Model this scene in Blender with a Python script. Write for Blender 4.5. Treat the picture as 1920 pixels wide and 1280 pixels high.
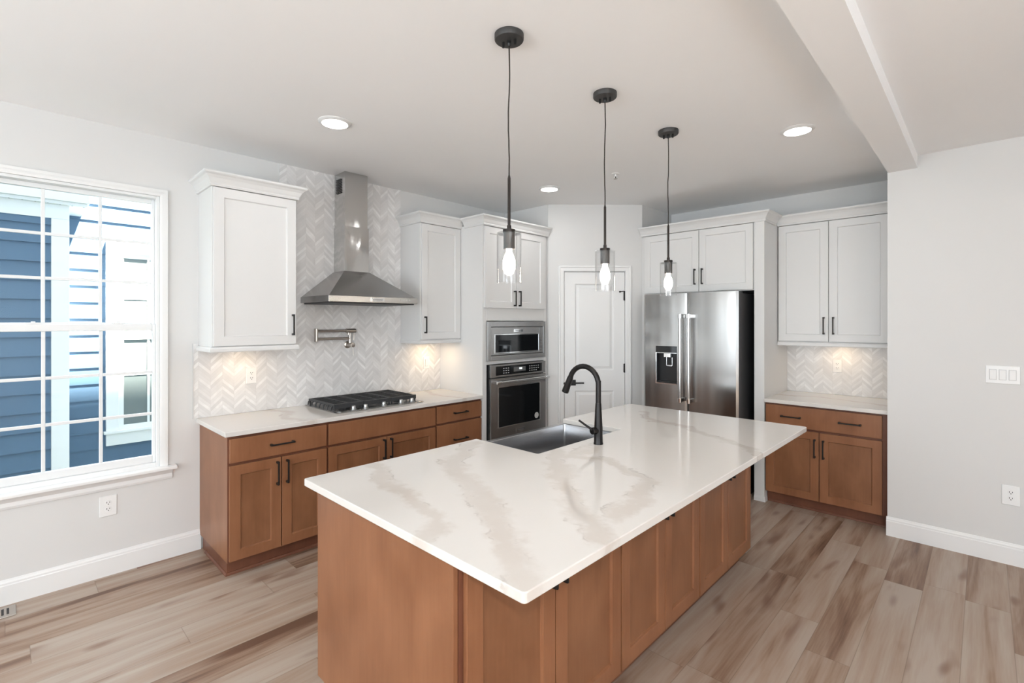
import bpy, bmesh, math, random
from mathutils import Vector, Matrix

for _o in list(bpy.data.objects):
    bpy.data.objects.remove(_o)
SC = bpy.context.scene
COL = SC.collection

# ------------------------------------------------------------------ camera, world, light, exposure
F_PX, V0, YAW = 920.0, 603.25, math.radians(43.934)
cam_d = bpy.data.cameras.new('camera')
cam = bpy.data.objects.new('camera', cam_d)
COL.objects.link(cam)
cam.location = (3.963, -0.873, 1.587)
cam.rotation_euler = (math.pi / 2, 0, YAW)
cam_d.sensor_width = 36.0
cam_d.lens = F_PX / 1920 * 36.0
cam_d.shift_y = (V0 - 640) / 1920
cam_d.clip_start = 0.02
cam_d.clip_end = 100
SC.camera = cam

vs = SC.view_settings
vs.view_transform = 'Standard'
vs.look = 'None'
vs.gamma = 1.0
vs.use_curve_mapping = False
vs.exposure = 0.49
SC.cycles.use_denoising = True
SC.cycles.max_bounces = 10
SC.cycles.diffuse_bounces = 6
SC.cycles.glossy_bounces = 5
SC.cycles.transparent_max_bounces = 16
SC.cycles.sample_clamp_indirect = 6.0
SC.cycles.caustics_reflective = False
SC.cycles.caustics_refractive = False

world = bpy.data.worlds.new('sky')
SC.world = world
world.use_nodes = True
bg = world.node_tree.nodes['Background']
bg.inputs[0].default_value = (0.88, 0.94, 1.0, 1)
bg.inputs[1].default_value = 3.1


def light(name, kind, loc, energy, color=(1, 1, 1), aim=None, **kw):
    d = bpy.data.lights.new(name, kind)
    d.energy = energy
    d.color = color
    for k, v in kw.items():
        setattr(d, k, v)
    o = bpy.data.objects.new(name, d)
    COL.objects.link(o)
    o.location = loc
    if aim is not None:
        o.rotation_euler = Vector(aim).to_track_quat('-Z', 'Y').to_euler()
    return o


DAY = (0.80, 0.93, 1.0)
WARM = (1.0, 0.72, 0.44)
LED = (0.97, 0.975, 0.98)
# sun on the neighbour's wall, high above our own roof
light('sun', 'SUN', (6, 0, 14), 95.0, (1.0, 0.94, 0.82), aim=(-0.30, -0.28, -1.0), angle=0.02)
# fill lights added at the living room's unseen openings, standing in for daylight
light('rear_window_fill', 'AREA', (1.7, -5.88, 1.45), 38, DAY, aim=(0, 1, 0.9), shape='RECTANGLE', size=2.2, size_y=2.1)
light('rear_door_fill', 'AREA', (5.2, -5.88, 1.25), 47, DAY, aim=(0, 1, 0.9), shape='RECTANGLE', size=2.6, size_y=2.3)
light('side_window_fill', 'AREA', (6.88, -1.6, 1.45), 26, DAY, aim=(-1, 0, 1.2), shape='RECTANGLE', size=2.4, size_y=2.0)
# unseen fill lights added and aimed up to brighten the ceiling
light('ceiling_fill', 'AREA', (2.4, -3.2, 1.6), 33, (0.84, 0.945, 1.0), aim=(0, 0.25, 1), shape='DISK', size=0.5)
light('ceiling_fill', 'AREA', (5.4, -1.8, 1.6), 17, (0.84, 0.945, 1.0), aim=(0, 0.25, 1), shape='DISK', size=0.5)
# small puck lamps under the wall cabinets
light('under_cabinet_lamp', 'AREA', (0.19, 0.34, 1.376), 0.40, WARM, aim=(-0.12, 0, -1), shape='DISK', size=0.05)
light('under_cabinet_lamp', 'AREA', (0.17, 1.98, 1.376), 0.75, WARM, aim=(-0.05, 0.05, -1), shape='DISK', size=0.05)
light('under_cabinet_lamp', 'AREA', (3.03, 4.31, 1.366), 0.42, WARM, aim=(0, 0.12, -1), shape='DISK', size=0.05)

# ------------------------------------------------------------------ materials


def new_mat(name):
    m = bpy.data.materials.new(name)
    m.use_nodes = True
    nt = m.node_tree
    return m, nt, nt.nodes['Principled BSDF']


def N(nt, kind, **inp):
    n = nt.nodes.new(kind)
    for k, v in inp.items():
        if k.startswith('_'):
            setattr(n, k[1:], v)
        else:
            key = int(k[1:]) if k[0] == 'i' and k[1:].isdigit() else k.replace('__', ' ')
            s = n.inputs[key]
            if hasattr(v, 'is_output') or isinstance(v, bpy.types.NodeSocket):
                nt.links.new(v, s)
            else:
                s.default_value = v
    return n


def MATH(nt, op, a, b=None, c=None):
    n = nt.nodes.new('ShaderNodeMath')
    n.operation = op
    for i, v in enumerate((a, b, c)):
        if v is None:
            continue
        if isinstance(v, bpy.types.NodeSocket):
            nt.links.new(v, n.inputs[i])
        else:
            n.inputs[i].default_value = v
    return n.outputs[0]


def MIX(nt, fac, a, b, blend='MIX'):
    n = nt.nodes.new('ShaderNodeMix')
    n.data_type = 'RGBA'
    n.blend_type = blend
    for s, v in ((n.inputs['Factor'], fac), (n.inputs[6], a), (n.inputs[7], b)):
        if isinstance(v, bpy.types.NodeSocket):
            nt.links.new(v, s)
        elif isinstance(v, (int, float)):
            s.default_value = v
        else:
            s.default_value = (*v, 1)
    return n.outputs[2]


def RAMP(nt, fac, stops):
    n = nt.nodes.new('ShaderNodeValToRGB')
    nt.links.new(fac, n.inputs[0])
    el = n.color_ramp.elements
    while len(el) < len(stops):
        el.new(0.5)
    for e, (p, c) in zip(el, stops):
        e.position = p
        e.color = (*c, 1) if not isinstance(c, (int, float)) else (c, c, c, 1)
    return n.outputs[0]


def SMOOTH(nt, v, lo, hi):
    n = nt.nodes.new('ShaderNodeMapRange')
    n.interpolation_type = 'SMOOTHSTEP'
    nt.links.new(v, n.inputs[0])
    n.inputs[1].default_value = lo
    n.inputs[2].default_value = hi
    return n.outputs[0]


def POS(nt):
    return nt.nodes.new('ShaderNodeNewGeometry').outputs['Position']


def SCALED(nt, vec, sc):
    n = nt.nodes.new('ShaderNodeMapping')
    nt.links.new(vec, n.inputs[0])
    n.inputs['Scale'].default_value = sc
    return n.outputs[0]


def BUMP(nt, bsdf, h, strength, dist=0.002):
    b = nt.nodes.new('ShaderNodeBump')
    b.inputs['Strength'].default_value = strength
    b.inputs['Distance'].default_value = dist
    nt.links.new(h, b.inputs['Height'])
    nt.links.new(b.outputs[0], bsdf.inputs['Normal'])


def plain(name, col, rough=0.5, metal=0.0, spec=0.5, var=0.03, scale=6.0, coat=0.0):
    """painted / plastic / metal surface with a faint procedural mottling"""
    m, nt, b = new_mat(name)
    n = N(nt, 'ShaderNodeTexNoise', Vector=POS(nt), Scale=scale, Detail=3.0)
    lo = tuple(max(0, c * (1 - var)) for c in col)
    hi = tuple(min(1, c * (1 + var)) for c in col)
    nt.links.new(MIX(nt, n.outputs[0], lo, hi), b.inputs['Base Color'])
    b.inputs['Roughness'].default_value = rough
    b.inputs['Metallic'].default_value = metal
    b.inputs['Specular IOR Level'].default_value = spec
    b.inputs['Coat Weight'].default_value = coat
    return m


def steel(name, col=(0.56, 0.55, 0.54), rough=0.24, grain=(1.5, 1.5, 300.0), aniso=0.85, wavy=0.0, ripple=(9, 9, 1.6)):
    m, nt, b = new_mat(name)
    n = N(nt, 'ShaderNodeTexNoise', Vector=SCALED(nt, POS(nt), grain), Scale=1.0, Detail=2.0)
    nt.links.new(MIX(nt, n.outputs[0], tuple(c * 0.98 for c in col), tuple(c * 1.02 for c in col)), b.inputs['Base Color'])
    b.inputs['Roughness'].default_value = rough
    b.inputs['Metallic'].default_value = 1.0
    if wavy:      # thin sheet metal is never quite flat
        wv = N(nt, 'ShaderNodeTexNoise', Vector=SCALED(nt, POS(nt), ripple), Scale=1.0, Detail=1.0)
        BUMP(nt, b, wv.outputs[0], wavy, 0.02)
    b.inputs['Anisotropic'].default_value = aniso
    t = nt.nodes.new('ShaderNodeTangent')
    t.direction_type = 'RADIAL'
    t.axis = 'Z'
    nt.links.new(t.outputs[0], b.inputs['Tangent'])
    return m


def emit(name, col, s):
    m, nt, b = new_mat(name)
    b.inputs['Base Color'].default_value = (0.9, 0.9, 0.9, 1)
    b.inputs['Emission Color'].default_value = (*col, 1)
    b.inputs['Emission Strength'].default_value = s
    return m


def clear_glass(name, tint=(1, 1, 1), refl=1.0, rough=0.02):
    m, nt, b = new_mat(name)
    out = nt.nodes['Material Output']
    nt.nodes.remove(b)
    tr = N(nt, 'ShaderNodeBsdfTransparent', Color=(*tint, 1))
    gl = N(nt, 'ShaderNodeBsdfGlossy', Roughness=rough)
    lw = N(nt, 'ShaderNodeLayerWeight', Blend=0.5)
    f = MATH(nt, 'MULTIPLY_ADD', MATH(nt, 'POWER', lw.outputs['Facing'], 4.0), 0.75 * refl, 0.045 * refl)
    mx = N(nt, 'ShaderNodeMixShader', Fac=f, i1=tr.outputs[0], i2=gl.outputs[0])
    nt.links.new(mx.outputs[0], out.inputs[0])
    return m


def wood(name, lo, hi, rough=0.38):
    m, nt, b = new_mat(name)
    p = POS(nt)
    big = N(nt, 'ShaderNodeTexNoise', Vector=SCALED(nt, p, (6, 6, 3.2)), Scale=1.0, Detail=4.0, Distortion=0.3)
    gr = N(nt, 'ShaderNodeTexNoise', Vector=SCALED(nt, p, (70, 70, 4)), Scale=1.0, Detail=4.0)
    f = MATH(nt, 'MULTIPLY_ADD', gr.outputs[0], 0.22, MATH(nt, 'MULTIPLY', big.outputs[0], 0.82))
    nt.links.new(RAMP(nt, f, [(0.32, lo), (0.74, hi)]), b.inputs['Base Color'])
    b.inputs['Roughness'].default_value = rough
    b.inputs['Specular IOR Level'].default_value = 0.4
    BUMP(nt, b, gr.outputs[0], 0.05, 0.001)
    return m


def plank_floor(name):
    m, nt, b = new_mat(name)
    p = POS(nt)
    s = N(nt, 'ShaderNodeSeparateXYZ', i0=p)
    W, L = 0.183, 1.22
    u = MATH(nt, 'DIVIDE', MATH(nt, 'ADD', s.outputs[0], 20 * W - 3.151 + 17 * W), W)
    col = MATH(nt, 'FLOOR', u)
    fu = MATH(nt, 'FRACT', u)
    wn = N(nt, 'ShaderNodeTexWhiteNoise', _noise_dimensions='1D', W=col)
    v = MATH(nt, 'ADD', MATH(nt, 'DIVIDE', MATH(nt, 'ADD', s.outputs[1], 20.0), L), wn.outputs[0])
    row = MATH(nt, 'FLOOR', v)
    fv = MATH(nt, 'FRACT', v)
    cid = N(nt, 'ShaderNodeCombineXYZ', i0=col, i1=row)
    rnd = N(nt, 'ShaderNodeTexWhiteNoise', _noise_dimensions='3D', Vector=cid.outputs[0])
    off = N(nt, 'ShaderNodeVectorMath', _operation='MULTIPLY_ADD', i0=rnd.outputs['Color'], i1=(9, 9, 9), i2=p)
    broad = N(nt, 'ShaderNodeTexNoise', Vector=SCALED(nt, off.outputs[0], (11, 0.9, 1)), Scale=1.0, Detail=3.0, Distortion=0.7)
    fine = N(nt, 'ShaderNodeTexNoise', Vector=SCALED(nt, off.outputs[0], (120, 5, 1)), Scale=1.0, Detail=4.0)
    knot = N(nt, 'ShaderNodeTexNoise', Vector=SCALED(nt, off.outputs[0], (9, 2.6, 1)), Scale=1.0, Detail=1.0)
    tone = MATH(nt, 'MULTIPLY_ADD', rnd.outputs[0], 0.30, MATH(nt, 'MULTIPLY_ADD', broad.outputs[0], 0.95, MATH(nt, 'MULTIPLY', fine.outputs[0], 0.22)))
    c = RAMP(nt, tone, [(0.46, (0.135, 0.070, 0.044)), (0.59, (0.245, 0.152, 0.102)), (0.72, (0.345, 0.250, 0.188)), (0.95, (0.415, 0.342, 0.284))])
    kn = SMOOTH(nt, knot.outputs[0], 0.62, 0.78)
    c = MIX(nt, MATH(nt, 'MULTIPLY', kn, 0.75), c, (0.15, 0.065, 0.038))
    eu = MATH(nt, 'MINIMUM', fu, MATH(nt, 'SUBTRACT', 1.0, fu))
    ev = MATH(nt, 'MULTIPLY', MATH(nt, 'MINIMUM', fv, MATH(nt, 'SUBTRACT', 1.0, fv)), L / W)
    e = MATH(nt, 'MINIMUM', eu, ev)
    seam = MATH(nt, 'SUBTRACT', 1.0, SMOOTH(nt, e, 0.004, 0.013))
    c = MIX(nt, MATH(nt, 'MULTIPLY', seam, 0.45), c, (0.14, 0.09, 0.06))
    nt.links.new(c, b.inputs['Base Color'])
    b.inputs['Roughness'].default_value = 0.42
    b.inputs['Specular IOR Level'].default_value = 0.45
    h = MATH(nt, 'SUBTRACT', MATH(nt, 'MULTIPLY', fine.outputs[0], 0.25), seam)
    BUMP(nt, b, h, 0.15, 0.002)
    return m


def chevron(name, along, start):
    """marble chevron mosaic; 'along' = 0 for x, 1 for y"""
    m, nt, b = new_mat(name)
    p = POS(nt)
    s = N(nt, 'ShaderNodeSeparateXYZ', i0=p)
    W, H = 0.0755, 0.0262
    u = MATH(nt, 'DIVIDE', MATH(nt, 'ADD', s.outputs[along], 21 * W - start), W)
    col = MATH(nt, 'FLOOR', u)
    fu = MATH(nt, 'FRACT', u)
    odd = MATH(nt, 'MODULO', col, 2.0)
    # slope alternates by column
    sl = MATH(nt, 'ADD', MATH(nt, 'MULTIPLY', odd, MATH(nt, 'SUBTRACT', 1.0, fu)), MATH(nt, 'MULTIPLY', MATH(nt, 'SUBTRACT', 1.0, odd), fu))
    zz = MATH(nt, 'DIVIDE', MATH(nt, 'ADD', s.outputs[2], MATH(nt, 'MULTIPLY', sl, W * 0.95)), H)
    row = MATH(nt, 'FLOOR', zz)
    fz = MATH(nt, 'FRACT', zz)
    cid = N(nt, 'ShaderNodeCombineXYZ', i0=col, i1=row)
    rnd = N(nt, 'ShaderNodeTexWhiteNoise', _noise_dimensions='3D', Vector=cid.outputs[0])
    vein = N(nt, 'ShaderNodeTexNoise', Vector=p, Scale=9.0, Detail=5.0, Distortion=1.2)
    t = MATH(nt, 'MULTIPLY_ADD', rnd.outputs[0], 0.62, MATH(nt, 'MULTIPLY', vein.outputs[0], 0.55))
    c = RAMP(nt, t, [(0.12, (0.61, 0.60, 0.595)), (0.45, (0.69, 0.68, 0.675)), (0.75, (0.755, 0.745, 0.74)), (0.95, (0.86, 0.855, 0.85))])
    ez = MATH(nt, 'MINIMUM', fz, MATH(nt, 'SUBTRACT', 1.0, fz))
    eu = MATH(nt, 'MULTIPLY', MATH(nt, 'MINIMUM', fu, MATH(nt, 'SUBTRACT', 1.0, fu)), W / H)
    e = MATH(nt, 'MINIMUM', ez, eu)
    g = MATH(nt, 'SUBTRACT', 1.0, SMOOTH(nt, e, 0.02, 0.06))
    c = MIX(nt, MATH(nt, 'MULTIPLY', g, 0.55), c, (0.62, 0.60, 0.58))
    nt.links.new(c, b.inputs['Base Color'])
    b.inputs['Roughness'].default_value = 0.30
    BUMP(nt, b, MATH(nt, 'SUBTRACT', 1.0, g), 0.12, 0.001)
    return m


VEINS = (
    (0.046, ((1.73, 0.42), (1.91, 0.36), (2.10, 0.28), (2.37, 0.215), (2.58, 0.18), (2.67, 0.11), (2.70, 0.02))),
    (0.058, ((1.90, 0.93), (2.04, 0.79), (2.11, 0.60), (2.36, 0.50), (2.60, 0.40), (2.82, 0.26), (3.02, 0.12), (3.20, 0.00))),
    (0.052, ((2.33, 1.16), (2.46, 0.98), (2.66, 0.80), (2.83, 0.62), (2.97, 0.50), (3.14, 0.38))),
    (0.044, ((2.44, 1.32), (2.46, 1.06), (2.62, 1.18), (2.80, 1.08), (2.94, 1.04), (3.00, 0.82), (3.06, 0.55))),
    (0.034, ((2.10, 2.45), (2.35, 2.20), (2.62, 2.16), (2.90, 1.98), (3.15, 1.80))),
    (0.040, ((0.00, 0.55), (0.22, 0.62), (0.45, 0.50), (0.65, 0.60))),
    (0.030, ((0.02, 2.05), (0.30, 1.90), (0.62, 1.98))),
    (0.034, ((2.55, 4.10), (2.90, 4.22), (3.45, 4.05))),
)


def quartz(name):
    """off-white slab with wandering taupe veins, each vein darker and crumbly on one side"""
    m, nt, b = new_mat(name)
    p = POS(nt)
    wob = N(nt, 'ShaderNodeTexNoise', Vector=p, Scale=4.5, Detail=4.0, Roughness=0.6)
    fine = N(nt, 'ShaderNodeTexNoise', Vector=p, Scale=26.0, Detail=4.0, Roughness=0.65)
    w1 = N(nt, 'ShaderNodeVectorMath', _operation='SUBTRACT', i0=wob.outputs['Color'], i1=(0.5, 0.5, 0.5))
    w2 = N(nt, 'ShaderNodeVectorMath', _operation='SUBTRACT', i0=fine.outputs['Color'], i1=(0.5, 0.5, 0.5))
    q = N(nt, 'ShaderNodeVectorMath', _operation='MULTIPLY_ADD', i0=w1.outputs[0], i1=(0.22, 0.22, 0), i2=p)
    q = N(nt, 'ShaderNodeVectorMath', _operation='MULTIPLY_ADD', i0=w2.outputs[0], i1=(0.06, 0.06, 0), i2=q.outputs[0])
    flat = N(nt, 'ShaderNodeVectorMath', _operation='MULTIPLY', i0=q.outputs[0], i1=(1, 1, 0)).outputs[0]
    band = edge = None
    for width, pts in VEINS:
        dist = None
        for (ax, ay), (bx, by) in zip(pts, pts[1:]):
            ab = Vector((bx - ax, by - ay, 0))
            pa = N(nt, 'ShaderNodeVectorMath', _operation='SUBTRACT', i0=flat, i1=(ax, ay, 0)).outputs[0]
            dt = N(nt, 'ShaderNodeVectorMath', _operation='DOT_PRODUCT', i0=pa, i1=tuple(ab / ab.length_squared))
            h = nt.nodes.new('ShaderNodeClamp')
            nt.links.new(dt.outputs['Value'], h.inputs[0])
            pr = N(nt, 'ShaderNodeVectorMath', _operation='SCALE', i0=tuple(ab))
            nt.links.new(h.outputs[0], pr.inputs['Scale'])
            d = N(nt, 'ShaderNodeVectorMath', _operation='DISTANCE', i0=pa, i1=pr.outputs[0]).outputs['Value']
            dist = d if dist is None else MATH(nt, 'MINIMUM', dist, d)
        v = MATH(nt, 'SUBTRACT', 1.0, SMOOTH(nt, dist, width * 0.25, width * 1.35))
        e = MATH(nt, 'SUBTRACT', 1.0, SMOOTH(nt, MATH(nt, 'ABSOLUTE', MATH(nt, 'SUBTRACT', dist, width * 0.8)), 0.002, 0.010))
        band = v if band is None else MATH(nt, 'MAXIMUM', band, v)
        edge = e if edge is None else MATH(nt, 'MAXIMUM', edge, e)
    brk = N(nt, 'ShaderNodeTexNoise', Vector=p, Scale=9.0, Detail=5.0)
    speck = SMOOTH(nt, brk.outputs[0], 0.52, 0.64)
    haze = N(nt, 'ShaderNodeTexNoise', Vector=p, Scale=2.2, Detail=5.0)
    soft = N(nt, 'ShaderNodeTexNoise', Vector=p, Scale=3.5, Detail=4.0)
    c = MIX(nt, haze.outputs[0], (0.665, 0.638, 0.605), (0.710, 0.685, 0.655))
    c = MIX(nt, MATH(nt, 'MULTIPLY', band, MATH(nt, 'MULTIPLY_ADD', soft.outputs[0], 0.9, 0.18)), c, (0.555, 0.500, 0.452))
    c = MIX(nt, MATH(nt, 'MULTIPLY', MATH(nt, 'MULTIPLY', edge, speck), 0.45), c, (0.40, 0.355, 0.325))
    nt.links.new(c, b.inputs['Base Color'])
    b.inputs['Roughness'].default_value = 0.08
    b.inputs['Specular IOR Level'].default_value = 0.55
    return m


M = dict(
    wall=plain('wall_paint', (0.67, 0.667, 0.66), 0.85, spec=0.2, var=0.012, scale=2.0),
    ceil=plain('ceiling_paint', (0.88, 0.88, 0.88), 0.9, spec=0.2, var=0.012, scale=2.0),
    trim=plain('trim_paint', (0.77, 0.77, 0.765), 0.4, var=0.01),
    cab=plain('white_cabinet_paint', (0.69, 0.687, 0.68), 0.42, var=0.012, scale=3.0),
    vinyl=plain('white_vinyl', (0.77, 0.78, 0.785), 0.45, var=0.01),
    plate=plain('white_plastic', (0.80, 0.80, 0.795), 0.35, var=0.01),
    slot=plain('dark_slot', (0.03, 0.03, 0.03), 0.6),
    wood=wood('stained_maple', (0.205, 0.084, 0.038), (0.295, 0.131, 0.064)),
    wood_panel=wood('stained_maple_veneer', (0.175, 0.073, 0.033), (0.268, 0.122, 0.060)),
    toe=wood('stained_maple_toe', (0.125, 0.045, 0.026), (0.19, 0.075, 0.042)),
    floor=plank_floor('plank_floor'),
    tile_y=chevron('chevron_marble_along_wall', 1, 0.150),
    tile_x=chevron('chevron_marble_across_wall', 0, 2.640),
    quartz=quartz('veined_quartz'),
    black=plain('matte_black_metal', (0.012, 0.011, 0.011), 0.42, metal=0.3),
    bronze=plain('dark_bronze', (0.030, 0.024, 0.021), 0.40, metal=0.7),
    faucet=plain('black_faucet_finish', (0.030, 0.028, 0.028), 0.30, metal=0.85),
    canopy=plain('black_canopy_finish', (0.046, 0.044, 0.043), 0.5, metal=0.2),
    steel=steel('brushed_steel', (0.40, 0.392, 0.385)),
    steel_fridge=steel('brushed_fridge_steel', (0.345, 0.335, 0.325), 0.22, wavy=0.35, ripple=(7, 7, 0.25)),
    steel_hood=steel('polished_hood_steel', (0.58, 0.575, 0.565), 0.13, (300, 300, 1.5), 0.2, wavy=0.5),
    steel_sink=steel('satin_sink_steel', (0.48, 0.48, 0.49), 0.20, (2, 200, 2), 0.2),
    chrome=plain('chrome', (0.80, 0.80, 0.80), 0.10, metal=1.0),
    knob=plain('satin_knob_metal', (0.46, 0.46, 0.46), 0.30, metal=1.0),
    bar=plain('satin_handle_metal', (0.60, 0.595, 0.59), 0.20, metal=1.0),
    nickel=plain('brushed_nickel', (0.50, 0.46, 0.42), 0.28, metal=1.0),
    iron=plain('cast_iron', (0.030, 0.031, 0.034), 0.50, var=0.2, scale=60),
    blackglass=plain('black_glass', (0.008, 0.009, 0.010), 0.06, spec=0.42),
    darkside=plain('dark_grey_enamel', (0.030, 0.030, 0.032), 0.45),
    cavity=plain('dark_cavity', (0.015, 0.015, 0.016), 0.35),
    pane=clear_glass('window_glass', (0.98, 0.99, 0.99), 0.16, 0.16),
    shade=clear_glass('pendant_glass', (0.97, 0.97, 0.97), 1.25),
    bulb=emit('glowing_bulb', (1.0, 0.88, 0.72), 45.0),
    lens=emit('led_lens', (1.0, 0.95, 0.88), 7.0),
    led=emit('display_glow', (0.85, 0.95, 1.0), 2.0),
    mark=plain('grey_print', (0.12, 0.12, 0.12), 0.5),
    lightmark=plain('pale_print_and_gap_shade', (0.5, 0.5, 0.5), 0.5),
    sticker=plain('paper_sticker', (0.55, 0.56, 0.55), 0.6),
    blue=plain('blue_siding', (0.078, 0.146, 0.236), 0.6, var=0.05, scale=14),
    outwhite=plain('exterior_white_trim', (0.78, 0.80, 0.81), 0.5, var=0.01),
    outglass=plain('neighbour_window_glass', (0.16, 0.19, 0.19), 0.08, coat=0.5),
    grass=plain('side_yard_grass', (0.10, 0.14, 0.05), 0.9, var=0.3, scale=9),
    roofing=plain('exterior_cladding', (0.5, 0.5, 0.5), 0.8),
    register=plain('nickel_register', (0.45, 0.41, 0.37), 0.35, metal=0.8),
    alu=plain('tile_edge_trim', (0.72, 0.72, 0.72), 0.35, metal=0.4),
)

# ------------------------------------------------------------------ mesh helpers


class Fr:
    """a wall-aligned frame: a runs along the wall, d stands out from it, z is up"""

    def __init__(self, o, a, d):
        self.o, self.a, self.d = Vector(o), Vector(a).normalized(), Vector(d).normalized()

    def __call__(self, a, d, z):
        return self.o + self.a * a + self.d * d + Vector((0, 0, z))


WX = Fr((0, 0, 0), (1, 0, 0), (0, 1, 0))           # plain world axes: a=x d=y


class MB:
    def __init__(self):
        self.bm = bmesh.new()

    def face(self, vs, mi=0):
        try:
            f = self.bm.faces.new(vs)
            f.material_index = mi
            return f
        except ValueError:
            return None

    def box(self, a0, a1, d0, d1, z0, z1, fr=WX, mi=0):
        v = [self.bm.verts.new(fr(a, d, z)) for z in (z0, z1) for d in (d0, d1) for a in (a0, a1)]
        for q in ((0, 2, 3, 1), (4, 5, 7, 6), (0, 1, 5, 4), (2, 6, 7, 3), (0, 4, 6, 2), (1, 3, 7, 5)):
            self.face([v[i] for i in q], mi)
        return self

    def prism(self, pts, z0, z1, mi=0):
        lo = [self.bm.verts.new((x, y, z0)) for x, y in pts]
        hi = [self.bm.verts.new((x, y, z1)) for x, y in pts]
        self.face(lo[::-1], mi)
        self.face(hi, mi)
        n = len(pts)
        for i in range(n):
            self.face([lo[i], lo[(i + 1) % n], hi[(i + 1) % n], hi[i]], mi)
        return self

    def loops(self, loops, cap0=True, cap1=True, closed=True, mi=0):
        """skin a list of equally long vertex loops"""
        L = [[self.bm.verts.new(p) for p in lp] for lp in loops]
        n = len(L[0])
        for a, b in zip(L, L[1:]):
            for i in range(n if closed else n - 1):
                j = (i + 1) % n
                self.face([a[i], a[j], b[j], b[i]], mi)
        if cap0:
            self.face(L[0][::-1], mi)
        if cap1:
            self.face(L[-1], mi)
        return self

    def lathe(self, prof, c, axis=(0, 0, 1), seg=32, cap0=True, cap1=True, mi=0):
        ax = Vector(axis).normalized()
        e1 = ax.orthogonal().normalized()
        e2 = ax.cross(e1)
        c = Vector(c)
        lp = []
        for r, h in prof:
            lp.append([c + ax * h + (e1 * math.cos(2 * math.pi * k / seg) + e2 * math.sin(2 * math.pi * k / seg)) * max(r, 1e-5) for k in range(seg)])
        return self.loops(lp, cap0, cap1, mi=mi)

    def cyl(self, p0, p1, r0, r1=None, seg=20, mi=0):
        p0, p1 = Vector(p0), Vector(p1)
        r1 = r0 if r1 is None else r1
        return self.lathe([(r0, 0), (r1, (p1 - p0).length)], p0, p1 - p0, seg, mi=mi)

    def tube(self, path, r, seg=14, mi=0):
        pts = [Vector(p) for p in path]
        rs = r if isinstance(r, (list, tuple)) else [r] * len(pts)
        t0 = (pts[1] - pts[0]).normalized()
        e1 = t0.orthogonal().normalized()
        lp = []
        for i, p in enumerate(pts):
            t = (pts[min(i + 1, len(pts) - 1)] - pts[max(i - 1, 0)]).normalized()
            e1 = (e1 - t * e1.dot(t)).normalized()
            e2 = t.cross(e1)
            lp.append([p + (e1 * math.cos(2 * math.pi * k / seg) + e2 * math.sin(2 * math.pi * k / seg)) * rs[i] for k in range(seg)])
        return self.loops(lp, mi=mi)

    def sweep(self, path, prof, left=True, mi=0):
        """sweep a closed (out, z) profile along an open 2-D path with mitred corners; out is to the right of the path (left=False) or left"""
        P = [Vector((p[0], p[1])) for p in path]
        lp = []
        for i, p in enumerate(P):
            def nrm(a, b):
                t = (b - a).normalized()
                return Vector((-t.y, t.x)) if left else Vector((t.y, -t.x))
            if i == 0:
                m = nrm(P[0], P[1])
            elif i == len(P) - 1:
                m = nrm(P[-2], P[-1])
            else:
                n1, n2 = nrm(P[i - 1], p), nrm(p, P[i + 1])
                m = (n1 + n2) / (1 + n1.dot(n2))
            lp.append([(p.x + m.x * o, p.y + m.y * o, z) for o, z in prof])
        return self.loops(lp, mi=mi)

    def shaker(self, fr, a0, a1, z0, z1, d0, d1, w=0.062, rec=0.011, mi=0, two=False):
        """frame-and-flat-panel door"""
        def ring(a, b, c, e, d):
            return [self.bm.verts.new(fr(x, d, z)) for x, z in ((a, c), (b, c), (b, e), (a, e))]
        bk = ring(a0, a1, z0, z1, d0)
        ft = ring(a0, a1, z0, z1, d1)
        i1 = ring(a0 + w, a1 - w, z0 + w, z1 - w, d1)
        i2 = ring(a0 + w + .004, a1 - w - .004, z0 + w + .004, z1 - w - .004, d1 - rec)
        self.face(bk[::-1], mi)
        for A, B in ((bk, ft), (ft, i1), (i1, i2)):
            for k in range(4):
                self.face([A[k], A[(k + 1) % 4], B[(k + 1) % 4], B[k]], mi)
        self.face(i2, mi + 1 if two else mi)
        return self

    def text(self, s, size, fr, a, d, z, depth=0.0006, mi=0):
        cu = bpy.data.curves.new('lettering', 'FONT')
        cu.body = s
        cu.size = size
        cu.extrude = depth
        cu.align_x = 'CENTER'
        cu.align_y = 'CENTER'
        cu.resolution_u = 2
        o = bpy.data.objects.new('lettering', cu)
        COL.objects.link(o)
        dg = bpy.context.evaluated_depsgraph_get()
        me = bpy.data.meshes.new_from_object(o.evaluated_get(dg))
        vm = [self.bm.verts.new(fr(a + v.co.x * s_sign(fr), d + v.co.z, z + v.co.y)) for v in me.vertices]
        for p in me.polygons:
            self.face([vm[i] for i in p.vertices], mi)
        bpy.data.objects.remove(o)
        bpy.data.curves.remove(cu)
        bpy.data.meshes.remove(me)
        return self


def s_sign(fr):
    """+1 if the frame's a axis runs left to right for someone facing the surface"""
    return 1 if fr.d.cross(fr.a).z < 0 or fr.a.cross(Vector((0, 0, 1))).dot(fr.d) > 0 else -1


def root_loc(p):
    while p.parent is not None:
        p = p.parent
    return p.location if p.type == 'EMPTY' else Vector((0, 0, 0))


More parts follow.
